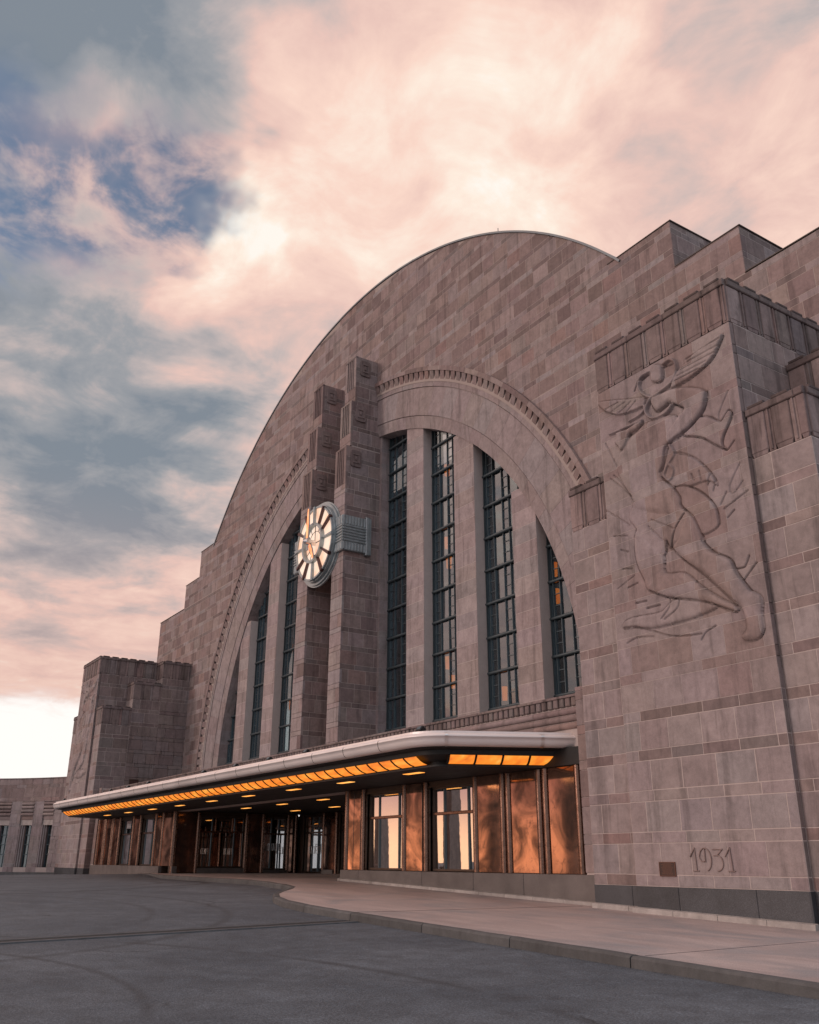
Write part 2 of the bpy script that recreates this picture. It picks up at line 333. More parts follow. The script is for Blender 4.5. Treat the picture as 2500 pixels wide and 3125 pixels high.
class MB:
    def __init__(self): self.v = []; self.f = []; self.t = []; self.tint = (0.5, 0.5, 0.5); self.smooth = []
    def add(self, verts, faces, tint=None, smooth=False):
        b = len(self.v); self.v += verts; self.t += [tint or self.tint]*len(verts)
        self.f += [tuple(i+b for i in f) for f in faces]; self.smooth += [smooth]*len(faces)
    def prism(self, fr, poly, n0, n1, ch=0.0, tint=None):
        m = len(poly); vs = [P3(fr, u, v, n0) for u, v in poly]; fs = []
        if ch > 0:
            vs += [P3(fr, u, v, n1-ch) for u, v in poly] + [P3(fr, u, v, n1) for u, v in inset(poly, ch)]; rings = 3
        else:
            vs += [P3(fr, u, v, n1) for u, v in poly]; rings = 2
        for r in range(rings-1):
            for i in range(m):
                j = (i+1) % m; fs.append((r*m+i, r*m+j, (r+1)*m+j, (r+1)*m+i))
        fs.append(tuple((rings-1)*m+i for i in range(m)))
        self.add(vs, fs, tint)
    def rect(self, fr, u0, u1, v0, v1, n0, n1, ch=0.0, tint=None):
        self.prism(fr, [(u0, v0), (u1, v0), (u1, v1), (u0, v1)], n0, n1, ch, tint)
    def box(self, x0, x1, y0, y1, z0, z1, tint=None):
        vs = [(x, y, z) for z in (z0, z1) for y in (y0, y1) for x in (x0, x1)]
        self.add(vs, [(0, 2, 3, 1), (4, 5, 7, 6), (0, 1, 5, 4), (2, 6, 7, 3), (0, 4, 6, 2), (1, 3, 7, 5)], tint)
    def hexa(self, c8, tint=None):
        self.add(list(c8), [(0, 2, 3, 1), (4, 5, 7, 6), (0, 1, 5, 4), (2, 6, 7, 3), (0, 4, 6, 2), (1, 3, 7, 5)], tint)
    def arc(self, zc, R0, R1, t0, t1, yf0, yf1, yb, seg=3, tint=None):
        """block of a ring in the facade plane; front plane runs from yf0 (at R0) to yf1 (at R1), back at yb"""
        vs = []; fs = []
        for i in range(seg+1):
            t = t0+(t1-t0)*i/seg; c, s = math.cos(t), math.sin(t)
            vs += [(R0*c, yf0, zc+R0*s), (R1*c, yf1, zc+R1*s), (R1*c, yb, zc+R1*s), (R0*c, yb, zc+R0*s)]
        for i in range(seg):
            a, b = i*4, i*4+4
            for k in range(4):
                l = (k+1) % 4; fs.append((a+k, b+k, b+l, a+l)[::-1])
        fs += [(0, 1, 2, 3)[::-1], tuple(seg*4+k for k in range(4))]
        self.add(vs, fs, tint)
    def tube(self, p0, p1, r, seg=8, a0=0.0, a1=2*PI, ref=None, tint=None, caps=True, r1=None):
        p0, p1 = Vector(p0), Vector(p1); d = (p1-p0).normalized()
        ref = Vector(ref) if ref else (Vector((0, 0, 1)) if abs(d.z) < 0.9 else Vector((1, 0, 0)))
        a = (ref-d*ref.dot(d)).normalized(); b = d.cross(a); full = abs(a1-a0-2*PI) < 1e-4; r1 = r if r1 is None else r1
        k = seg if full else seg+1; vs = []
        for p, rr in ((p0, r), (p1, r1)):
            for i in range(k):
                t = a0+(a1-a0)*i/seg; vs.append(tuple(p+a*(rr*math.cos(t))+b*(rr*math.sin(t))))
        n = k if full else k-1
        self.add(vs, [(i, (i+1) % k, k+(i+1) % k, k+i) for i in range(n)], tint, True)
        if caps:
            self.add(vs[:k], [tuple(range(k))[::-1]], tint); self.add(vs[k:], [tuple(range(k))], tint)
    def disc(self, c, ax_u, ax_v, r0, r1, n0, n1, nv, seg=48, a0=0.0, a1=2*PI, tint=None, smooth=False):
        """annular slab around c in plane (u,v), from n0 (back) to n1 (front) along nv"""
        c, U, V, N = Vector(c), Vector(ax_u), Vector(ax_v), Vector(nv); full = abs(a1-a0-2*PI) < 1e-4
        k = seg if full else seg+1; vs = []
        for rr, nn in ((r0, n0), (r0, n1), (r1, n1), (r1, n0)):
            for i in range(k):
                t = a0+(a1-a0)*i/seg; vs.append(tuple(c+U*(rr*math.cos(t))+V*(rr*math.sin(t))+N*nn))
        fs = []
        for q in range(3):
            for i in range(k if full else k-1):
                j = (i+1) % k; fs.append((q*k+i, (q+1)*k+i, (q+1)*k+j, q*k+j))
        if not full:
            fs += [(0, k, 2*k, 3*k)[::-1], (k-1, 2*k-1, 3*k-1, 4*k-1)]
        self.add(vs, fs, tint, smooth)
    def build(self, name, mat, parent=None, kind=None, local=False):
        if not self.v: return None
        me = bpy.data.meshes.new(name); me.from_pydata(self.v, [], self.f); me.update()
        at = me.color_attributes.new('tint', 'FLOAT_COLOR', 'POINT')
        at.data.foreach_set('color', [c for t in self.t for c in (t[0], t[1], t[2], 1.0)])
        if any(self.smooth): me.polygons.foreach_set('use_smooth', self.smooth)
        me.materials.append(MAT[mat])
        return link(bpy.data.objects.new(name, me), parent, kind, local)
def link(o, parent=None, kind=None, local=False):
    COL.objects.link(o)
    if parent is not None:
        o.parent = parent
        if not local: o.matrix_parent_inverse = Matrix.Translation(-world_loc(parent))
    if kind: o['kind'] = kind
    return o
WL = {}
def world_loc(o): return Vector(WL.get(o.name, (0, 0, 0)))
def thing(name, label, cat, loc=(0, 0, 0), group=None):
    o = bpy.data.objects.new(name, None); COL.objects.link(o); o.location = loc; WL[o.name] = tuple(loc)
    o.empty_display_size = 0.3
    o['label'] = label; o['category'] = cat
    if group: o['group'] = group
    return o
def part(parent, name, mat, fn, kind=None, local=False, tint=None):
    m = MB()
    if tint: m.tint = tint
    fn(m); return m.build(name, mat, parent, kind, local)
def copy_tree(o, loc=None, parent=None):
    c = o.copy(); COL.objects.link(c)
    if parent is not None: c.parent = parent
    if loc is not None: c.location = loc; WL[c.name] = tuple(loc)
    for ch in list(o.children): copy_tree(ch, None, c)
    return c

# ------------------------------------------------------------------ stone colours and coursing
rng = random.Random(7)
PAL = [((0.296, 0.226, 0.216), 5), ((0.257, 0.194, 0.186), 4), ((0.324, 0.257, 0.247), 2.5), ((0.286, 0.236, 0.231), 3), ((0.296, 0.208, 0.194), 1.6), ((0.216, 0.163, 0.157), 1.8)]
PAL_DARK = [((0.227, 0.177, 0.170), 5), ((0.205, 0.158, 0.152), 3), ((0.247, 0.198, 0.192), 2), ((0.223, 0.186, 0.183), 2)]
PAL_LIGHT = [((0.326, 0.271, 0.268), 5), ((0.314, 0.257, 0.254), 3), ((0.343, 0.288, 0.287), 3), ((0.320, 0.281, 0.282), 2)]
def pick(pal=PAL, jit=0.07):
    t = rng.random()*sum(w for _, w in pal)
    for c, w in pal:
        t -= w
        if t <= 0: break
    k = 1+rng.uniform(-jit, jit); return (c[0]*k, c[1]*k*(1+rng.uniform(-.02, .02)), c[2]*k*(1+rng.uniform(-.02, .02)))
MORTAR = (0.50, 0.425, 0.40)
MORTAR_FAR = (0.40, 0.335, 0.31)
GAP = 0.012
def courses(z0, z1, base=1.085, tall=0.65, short=0.235):
    per = tall+short; k = math.floor((z0-base)/per)-1; out = []
    while True:
        b = base+k*per
        if b > z1: break
        for a, c, s in ((b, b+short, True), (b+short, b+per, False)):
            a2, c2 = max(a, z0), min(c, z1)
            if c2-a2 > 0.05: out.append((a2, c2, s, k))
        k += 1
    return out
def joints(u0, u1, L, off, jit=0.0):
    js = [u0]; u = u0+off
    while u < u1-0.18:
        if u-js[-1] > 0.2: js.append(u+rng.uniform(-jit, jit))
        u += L
    js.append(u1); return js
def wall_stones(u0, u1, z0, z1, L=0.91, lim=None, jit=0.10):
    """rectangles of coursed ashlar on a wall; lim(z) gives the usable u range of a course"""
    out = []
    for a, c, s, k in courses(z0, z1):
        lo, hi = (u0, u1) if lim is None else lim(c)
        if hi-lo < 0.15: continue
        js = joints(lo, hi, L*(rng.choice((1.0, 1.0, 1.25)) if s else 1.0), (0.46 if k % 2 else 0.91)*rng.uniform(0.8, 1.1) if not s else rng.uniform(0.25, 0.9), jit)
        for p, q in zip(js, js[1:]): out.append((p, q, a, c, s))
    return out
def lay(parent, fr, rects, pal=PAL, pal_short=None, name='stone', n0=-0.05, n1=0.0, mat='stone', ch=0.007):
    for (p, q, a, c, s) in rects:
        m = MB(); g = GAP/2
        m.rect(fr, p+g, q-g, a+g, c-g, n0, n1+rng.uniform(-0.003, 0.003), ch, pick(pal_short if (s and pal_short) else pal))
        m.build(name, mat, parent)
# ------------------------------------------------------------------ ground levels: the forecourt falls gently away from the doors
def z_walk(x): return 1.19-0.0272*max(abs(x), 8.8)
def sstep(a, b, t):
    t = min(1, max(0, (t-a)/(b-a))); return t*t*(3-2*t)
def z_road(x, y):
    ax = min(abs(x), 46)
    drop = 0.03+0.12*sstep(-9.0, -3.2, x)
    z = 1.19-0.0272*max(ax, 8.8)-drop
    if y < -12: z -= 0.013*min(-12-y, 24)
    if y < -45: z -= 0.035*min(-45-y, 900)
    return z
def lin(a, b, n): return [a+(b-a)*i/n for i in range(n+1)]
xs = [-1800, -700, -300, -140]+lin(-80, 80, 160)+[140, 300, 700, 1800]
ys = [-1800, -800, -400, -200, -110]+lin(-70, 4, 74)+[30, 120, 500, 1800]
def f(m):
    vs = [(x, y, z_road(x, y)) for y in ys for x in xs]; n = len(xs)
    m.add(vs, [(j*n+i, j*n+i+1, (j+1)*n+i+1, (j+1)*n+i) for j in range(len(ys)-1) for i in range(n-1)], (0.06, 0.06, 0.06))
part(None, 'road', 'asphalt', f, 'structure')

# raised walkway with its kerb: along the doors, then an island nose and a straight kerb past the right pylon
KERB = [(-9.2, -6.35), (-6.5, -6.75), (-3.4, -7.3), (0.5, -7.65), (4, -7.9), (8, -8.2), (11.2, -8.5), (12.6, -8.85), (13.6, -9.45), (14.6, -10.2), (15.6, -10.85), (16.7, -11.35), (18.0, -11.75), (19.6, -11.98), (21.8, -12.05), (24.4, -12.05), (26.9, -12.05), (29.5, -12.05), (32.4, -12.05), (35.4, -12.05), (38.4, -12.05), (41.4, -12.05), (44.4, -12.05)]
def offs(i, d):
    a = KERB[max(0, i-1)]; b = KERB[min(len(KERB)-1, i+1)]
    L = math.hypot(b[0]-a[0], b[1]-a[1]); nx, ny = -(b[1]-a[1])/L, (b[0]-a[0])/L
    return (KERB[i][0]+nx*d, KERB[i][1]+ny*d)
KW = 0.17
def f(m):
    inner = [(-30.5, -5.9), (-20, -6.0)]+[offs(i, KW) for i in range(len(KERB))]
    for a, b in zip(inner, inner[1:]):
        n = max(1, int(abs(b[0]-a[0])/1.2))
        for i in range(n):
            t0, t1 = i/n, (i+1)/n
            x0, y0 = a[0]+(b[0]-a[0])*t0, a[1]+(b[1]-a[1])*t0; x1, y1 = a[0]+(b[0]-a[0])*t1, a[1]+(b[1]-a[1])*t1
            m.add([(x0, y0, z_walk(x0)), (x1, y1, z_walk(x1)), (x1, 2.0, z_walk(x1)), (x0, 2.0, z_walk(x0))], [(0, 1, 2, 3)], (0.3, 0.22, 0.2))
walk = part(None, 'walkway', 'walk', f, 'structure')
for i in range(len(KERB)-1):
    m = MB(); c = []
    rough = rng.uniform(-0.004, 0.004)
    a, b = KERB[i], KERB[i+1]; ai, bi = offs(i, KW), offs(i+1, KW); g = 0.011 if i > 12 else 0.002
    L = math.hypot(b[0]-a[0], b[1]-a[1]); ux, uy = (b[0]-a[0])/L*g, (b[1]-a[1])/L*g
    a = (a[0]+ux, a[1]+uy); ai = (ai[0]+ux, ai[1]+uy); b = (b[0]-ux, b[1]-uy); bi = (bi[0]-ux, bi[1]-uy)
    if i >= 13: n = 6
    else: n = 2
    # kerb stone with a rounded arris, slightly uneven
    prof = [(0.0, -0.30), (0.012, -0.035), (0.03, -0.012), (0.055, 0.0), (1.0, 0.002)]
    vs = []
    for k in range(n+1):
        t = k/n; wob = rng.uniform(-0.004, 0.004)
        o0 = (a[0]+(b[0]-a[0])*t, a[1]+(b[1]-a[1])*t); i0 = (ai[0]+(bi[0]-ai[0])*t, ai[1]+(bi[1]-ai[1])*t)
        for d, dz in prof:
            dd = d/KW if d < 1 else 1.0
            x, y = o0[0]+(i0[0]-o0[0])*dd, o0[1]+(i0[1]-o0[1])*dd
            vs.append((x, y, z_walk(x)+dz+rough+0.002+(wob if dz > -0.2 else 0)))
    q = len(prof)
    fs = [(k*q+j, (k+1)*q+j, (k+1)*q+j+1, k*q+j+1) for k in range(n) for j in range(q-1)]
    fs += [tuple(range(q)), tuple(n*q+j for j in range(q))[::-1]]
    s = rng.uniform(0.85, 1.1)
    m.add(vs, fs, (0.115*s, 0.115*s, 0.115*s))
    m.build('kerb_stone', 'concrete', walk)
# expansion joint across the walkway and one further right
for x0, x1 in ((21.75, 21.95), (29.6, 29.3)):
    def f(m):
        n = 8
        for i in range(n):
            ya, yb = -11.85+6.1*i/n, -11.85+6.1*(i+1)/n; xa, xb = x0+(x1-x0)*i/n, x0+(x1-x0)*(i+1)/n; w = 0.014 if x0 < 25 else 0.006
            m.hexa([(xa-w, ya, z_walk(xa)-.02), (xa+w, ya, z_walk(xa)-.02), (xb-w, yb, z_walk(xb)-.02), (xb+w, yb, z_walk(xb)-.02),
                    (xa-w, ya, z_walk(xa)+.003), (xa+w, ya, z_walk(xa)+.003), (xb-w, yb, z_walk(xb)+.003), (xb+w, yb, z_walk(xb)+.003)])
    part(walk, 'expansion_joint', 'black', f)

# trench drain running out from the kerb over the asphalt
td = thing('trench_drain', 'straight concrete edged drain slot crossing the asphalt from the kerb', 'drain', (22.2, -16, z_road(22.2, -16)))
def drain_strip(d0, d1, dz, name, mat, tint, up_):
    def f(m):
        n = 30
        for i in range(n):
            ya, yb = -12.07-28*i/n, -12.07-28*(i+1)/n
            xa, xb = 21.85+(-12.07-ya)*0.055, 21.85+(-12.07-yb)*0.055
            za, zb = z_road(xa, ya), z_road(xb, yb)
            m.hexa([(xa+d0, ya, za-.05), (xa+d1, ya, za-.05), (xb+d0, yb, zb-.05), (xb+d1, yb, zb-.05),
                    (xa+d0, ya, za+dz), (xa+d1, ya, za+dz), (xb+d0, yb, zb+dz), (xb+d1, yb, zb+dz)][::1], tint)
    part(td, name, mat, f)
drain_strip(-0.42, -0.17, 0.012, 'concrete_edge', 'concrete', (0.105, 0.112, 0.12), 0)
drain_strip(0.17, 0.34, 0.012, 'concrete_edge', 'concrete', (0.11, 0.117, 0.125), 0)
drain_strip(-0.17, 0.17, 0.006, 'slot', 'interior', (0.01, 0.01, 0.01), 0)

# ------------------------------------------------------------------ the station: arched main front
ZC, R1, R2, R3 = 5.914, 25.95, 19.63, 16.60
station = thing('station_building', 'brown stone station front with huge round arch over tall windows and stepped shoulders', 'building', (0, 0, 0.9))
STEPS = [(22.35, 22.80), (25.0, 20.85), (30.2, 19.05)]
XA = math.sqrt(R1**2-(22.80-ZC)**2)
def outline(R, inner=18.9, zb=4.4, shrink=0.0):
    pts = [(inner, zb), (30.2-shrink, zb), (30.2-shrink, 19.05-shrink), (25.0-shrink, 19.05-shrink), (25.0-shrink, 20.85-shrink), (22.35-shrink, 20.85-shrink), (22.35-shrink, 22.80-shrink), (XA-.02, 22.80-shrink)]
    a0 = math.acos(XA/R1)
    n = 120
    pts += [(R*math.cos(a0+(PI-2*a0)*i/n), ZC+R*math.sin(a0+(PI-2*a0)*i/n)) for i in range(n+1)]
    pts += [(-x, z) for x, z in [(XA-.02, 22.80-shrink), (22.35-shrink, 22.80-shrink), (22.35-shrink, 20.85-shrink), (25.0-shrink, 20.85-shrink), (25.0-shrink, 19.05-shrink), (30.2-shrink, 19.05-shrink), (30.2-shrink, zb), (inner, zb)]]
    n = 90
    pts += [(-inner*math.cos(PI*i/n), ZC+inner*math.sin(PI*i/n)) for i in range(0, n+1)]
    return pts
def f(m):
    pts = outline(R1-.04, 18.9, 4.4, 0.03); tri = tessellate_polygon([[Vector((x, z, 0)) for x, z in pts]])
    y0, y1 = 0.004, 5.0
    vs = [(x, y0, z) for x, z in pts]+[(x, y1, z) for x, z in pts]; n = len(pts)
    fs = [tuple(t) for t in tri]+[(i, (i+1) % n, n+(i+1) % n, n+i) for i in range(n)]
    m.add(vs, fs, MORTAR_FAR)
fwall = part(station, 'facade_wall', 'mortar', f)
def clip_half(poly, px, pz, nx, nz):
    out = []; m = len(poly)
    for i in range(m):
        a, b = poly[i], poly[(i+1) % m]
        da, db = (a[0]-px)*nx+(a[1]-pz)*nz, (b[0]-px)*nx+(b[1]-pz)*nz
        if da >= 0: out.append(a)
        if (da >= 0) != (db >= 0):
            t = da/(da-db); out.append((a[0]+(b[0]-a[0])*t, a[1]+(b[1]-a[1])*t))
    return out
def clip_circle(poly, R, keep_in):
    rs = [math.hypot(x, z-ZC) for x, z in poly]
    if keep_in and max(rs) <= R: return poly
    if not keep_in and min(rs) >= R: return poly
    cx = sum(p[0] for p in poly)/len(poly); cz = sum(p[1] for p in poly)/len(poly)
    L = math.hypot(cx, cz-ZC); ux, uz = cx/L, (cz-ZC)/L
    return clip_half(poly, ux*R, ZC+uz*R, -ux if keep_in else ux, -uz if keep_in else uz)
def area(poly): return 0.5*sum(poly[i][0]*poly[(i+1) % len(poly)][1]-poly[(i+1) % len(poly)][0]*poly[i][1] for i in range(len(poly)))
fst = []
def lim(z):
    if z > 22.81: h = math.sqrt(max(0.01, R1**2-(min(z, R1+ZC-.02)-ZC)**2))+1.0
    elif z > 20.86: h = 22.35
    elif z > 19.06: h = 25.0
    else: h = 30.2
    return (-h, h)
# course heights break at each shoulder so that the coping lines stay straight
for za, zb in ((4.45, 19.05), (19.05, 20.85), (20.85, 22.80), (22.80, 31.95)):
    for (p, q, a, c, s) in wall_stones(-31, 31, za, zb, lim=lim):
        g = GAP/2; poly = [(p+g, a+g), (q-g, a+g), (q-g, c-g), (p+g, c-g)]
        if abs(0.5*(p+q)) < XA+0.4 and zb > 20: poly = clip_circle(poly, R1-.02, True) if a > 22.7 or True and a > 22.79 else poly
        if len(poly) < 3: continue
        poly = clip_circle(poly, R2-.16, False)
        if len(poly) < 3 or area(poly) < 0.02: continue
        ins = min(math.hypot(poly[i][0]-poly[i-1][0], poly[i][1]-poly[i-1][1]) for i in range(len(poly)))
        fst.append((poly, pick(PAL if not s else PAL_DARK if rng.random() < .45 else PAL_LIGHT), 0.006 if ins > 0.06 else 0.0))
def seen(poly):
    cx = sum(p[0] for p in poly)/len(poly); cz = sum(p[1] for p in poly)/len(poly)
    d2 = (cx-CAM.x)**2+CAM.y**2+(cz-CAM.z)**2
    hidden = (cx > 21.2 and cz < 16.5) or (cx < -22.2 and cz < 14.6) or cz < 6.2 or (1.2 < abs(cx) < 2.5 and cz < 26)
    return 0 if hidden else area(poly)/d2
order = sorted(range(len(fst)), key=lambda i: -seen(fst[i][0]))
single = set(order[:296])
rest = MB()
for i, (poly, t, ch) in enumerate(fst):
    if i in single:
        m = MB(); m.prism(FACADE, poly, -0.04, rng.uniform(-.003, .003), ch, t); m.build('stone', 'stone', fwall)
    else: rest.prism(FACADE, poly, -0.04, rng.uniform(-.003, .003), ch, t)
rest.build('stone_masonry', 'stone', fwall, 'stuff')
# shoulder side walls that face right
for x, z0, z1 in ((22.35, 20.85, 22.8), (25.0, 19.05, 20.85)):
    part(fwall, 'side_wall', 'mortar', lambda m: m.box(x-.04, x-.005, 0.02, 5.0, z0, z1-.01), tint=MORTAR)
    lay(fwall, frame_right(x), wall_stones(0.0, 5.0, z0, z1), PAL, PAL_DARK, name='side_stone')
part(fwall, 'side_wall', 'mortar', lambda m: m.box(30.16, 30.19, 0.02, 5.0, 4.5, 19.04), tint=MORTAR)
# metal edge of the vaulted roof and copings of the shoulders
a0 = math.acos(XA/R1)
part(station, 'roof_edge', 'roof_metal', lambda m: m.arc(ZC, R1-.01, R1+.075, a0-.012, PI-a0+.012, -0.06, -0.06, 5.2, 140))
for sg in (-1, 1):
    for (x0, x1, z) in ((XA-.4, 22.40, 22.80), (22.36, 25.05, 20.85), (25.01, 30.25, 19.05)):
        part(station, 'shoulder_coping', 'concrete', lambda m: m.box(min(sg*x0, sg*x1), max(sg*x0, sg*x1), -0.03, 5.05, z-.002, z+.03), tint=(0.13, 0.11, 0.10))
# lightning rods on the roof edge
for ang in (61, 78, 96, 112, 128, 143):
    t = math.radians(ang)
    part(station, 'lightning_rod', 'window_metal', lambda m: m.tube((R1*math.cos(t), 0.3, ZC+R1*math.sin(t)), (R1*math.cos(t), 0.3, ZC+R1*math.sin(t)+.45), 0.018, 5))

# arch ring
ring = part(station, 'arch_ring', 'mortar', lambda m: m.arc(ZC, 16.66, 19.60, 0.0, PI, 0.17, 0.10, 1.0, 96), tint=MORTAR)
def ring_pieces(name, r0, r1, yf0, yf1, n, pal, g, seg=2, yb=0.9, phase=0.0):
    for i in range(n):
        t0, t1 = PI*(i+phase)/n, PI*(i+1+phase)/n
        if t1 > PI: t1 = PI
        m = MB(); gg = g/(0.5*(r0+r1)); m.arc(ZC, r0, r1, t0+gg, t1-gg, yf0, yf1, yb, seg, pick(pal, .05)); m.build(name, 'stone', ring)
ring_pieces('intrados_stone', 16.60, 17.20, 0.16, 0.085, 62, PAL_LIGHT, 0.004)
ring_pieces('voussoir', 17.225, 18.64, 0.06, 0.06, 52, PAL_LIGHT, 0.004, 3)
ring_pieces('fillet_stone', 18.665, 18.96, 0.03, 0.02, 60, PAL_LIGHT, 0.004)
ring_pieces('label_stone', 19.41, 19.63, -0.15, -0.15, 56, PAL, 0.004)
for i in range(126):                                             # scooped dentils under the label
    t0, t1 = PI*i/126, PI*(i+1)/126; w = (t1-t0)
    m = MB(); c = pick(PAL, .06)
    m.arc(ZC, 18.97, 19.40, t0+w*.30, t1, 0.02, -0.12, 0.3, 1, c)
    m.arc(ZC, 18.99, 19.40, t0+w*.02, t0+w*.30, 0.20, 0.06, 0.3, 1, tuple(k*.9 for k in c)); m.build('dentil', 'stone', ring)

# tall windows between piers
WIN = [(2.62, 5.05), (6.49, 8.93), (10.40, 12.86), (14.28, 16.62)]
TZ = [8.67-1.444*2+1.444*k for k in range(13)]
rw = random.Random(3)
def half_chord(x, R): return ZC+math.sqrt(max(0.0, R*R-x*x))
wn_i = 0
for side in (1, -1):
    for (xa, xb) in WIN:
        x0, x1 = (xa, xb) if side > 0 else (-xb, -xa)
        xi = xa; ztop = half_chord(xi, 16.95)
        root = part(station, 'window', 'window_metal', lambda m: (m.box(x0, x0+.05, 0.70, 0.90, 5.2, ztop if side > 0 else half_chord(xb, 16.95)), m.box(x1-.05, x1, 0.70, 0.90, 5.2, half_chord(xb, 16.95) if side > 0 else ztop)))
        w = x1-x0
        bars = [0.085, 0.245, 0.49, 0.66, 0.915]
        def lim_x(z):                                            # usable span at height z under the arch
            h = math.sqrt(max(0.0, 17.0**2-(z-ZC)**2))
            return max(x0, -h), min(x1, h)
        for b in bars:
            xb_ = x0+w*b; zt = half_chord(abs(xb_), 16.9)
            part(root, 'mullion', 'window_metal', lambda m: m.box(xb_-.015, xb_+.015, 0.735, 0.82, 5.2, zt))
        tz = [z for z in TZ if z < ztop-.1]
        for z in tz:
            a, b = lim_x(z)
            if b-a < .1: continue
            part(root, 'transom', 'window_metal', lambda m: (m.tube((a, 0.71, z), (b, 0.71, z), 0.062, 10), m.box(a, b, 0.71, 0.84, z-.04, z+.04)))
        cb = MB(); edges = [0]+bars+[1]
        zz_ = tz+[ztop+0.4]
        for ti in range(len(zz_)-1):
            za, zb = zz_[ti]+.05, zz_[ti+1]-.05
            for ci in range(6):
                pa, pb = x0+w*edges[ci]+.018, x0+w*edges[ci+1]-.018
                zlim = half_chord(min(abs(pa), abs(pb)), 17.3)
                if za > zlim-.05 or pb-pa < .02: continue
                zt = min(zb, zlim)
                tl = rw.gauss(0, .016); tw = rw.gauss(0, .016)
                y = 0.80; cx, cz = (pa+pb)/2, (za+zt)/2
                m = MB(); m.add([(x, y+(x-cx)*tl+(z-cz)*tw*.5, z) for x, z in ((pa, za), (pb, za), (pb, zt), (pa, zt))]+[(x, y+.012+(x-cx)*tl+(z-cz)*tw*.5, z) for x, z in ((pa, za), (pb, za), (pb, zt), (pa, zt))], [(0, 1, 2, 3), (7, 6, 5, 4), (0, 4, 5, 1), (1, 5, 6, 2), (2, 6, 7, 3), (3, 7, 4, 0)])
                m.build('pane', 'glass', root)
                if ci in (1, 3, 5):
                    for fz in ((.36, .70) if ci == 3 else (.33, .66)):
                        zc_ = za+(zb-za)*fz
                        if zc_ < zt: cb.box(pa-.01, pb+.01, 0.775, 0.812, zc_-.014, zc_+.014)
        cb.build('glazing_bars', 'window_metal', root, 'stuff')
# piers between the windows: reeded blocks, one to a course
PIERS = [(5.05, 6.49), (8.93, 10.40), (12.86, 14.28)]
for side in (1, -1):
    for (xa, xb) in PIERS:
        x0, x1 = (xa, xb) if side > 0 else (-xb, -xa)
        zt = half_chord(max(abs(x0), abs(x1)), 17.3)
        pr = part(station, 'window_pier', 'mortar', lambda m: m.box(x0+.002, x1-.002, 0.227, 1.05, 5.0, zt), tint=(0.56, 0.49, 0.465))
        z = 5.0+rng.uniform(0, .1); k = 0
        while z < zt:
            z1 = min(z+.69, zt); t = tuple(v*(1.16 if k % 2 else 1.04) for v in pick(PAL_LIGHT, .05))
            m = MB(); N = 9; a, b = x0+.003, x1-.003; vs = []
            wd = (b-a-.16)/N; xs_ = [(a, 0.0), (a+.08, 0.0)]
            for i in range(N):
                xs_ += [(a+.08+wd*(i+.5), 0.0035), (a+.08+wd*(i+1), 0.0)]
            xs_ += [(b, 0.0)]
            pts = [(x, 0.22+d) for x, d in xs_]+[(b, 0.80), (a, 0.80)]
            n = len(pts); vs = [(x, y, zz2) for zz2 in (z+.009, z1-.009) for x, y in pts]
            m.add(vs, [(i, (i+1) % n, n+(i+1) % n, n+i) for i in range(n)]+[tuple(range(n))[::-1], tuple(range(n, 2*n))], t)
            m.build('pier_block', 'stone', pr)
            z = z1; k += 1
# dim hall behind the glass with a few lit lamps
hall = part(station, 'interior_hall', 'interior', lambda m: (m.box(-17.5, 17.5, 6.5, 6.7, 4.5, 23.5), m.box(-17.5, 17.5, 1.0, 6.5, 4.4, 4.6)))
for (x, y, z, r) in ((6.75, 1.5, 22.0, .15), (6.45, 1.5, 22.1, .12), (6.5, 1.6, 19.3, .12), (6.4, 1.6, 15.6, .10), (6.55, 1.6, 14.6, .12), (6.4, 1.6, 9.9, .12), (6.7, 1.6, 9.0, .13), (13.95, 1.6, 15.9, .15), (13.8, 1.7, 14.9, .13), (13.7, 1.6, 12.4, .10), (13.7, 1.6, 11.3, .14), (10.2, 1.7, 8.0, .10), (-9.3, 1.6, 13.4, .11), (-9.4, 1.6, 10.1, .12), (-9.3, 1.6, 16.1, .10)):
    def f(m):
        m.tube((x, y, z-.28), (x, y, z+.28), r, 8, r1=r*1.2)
    part(hall, 'lamp', 'interior_glow', f)
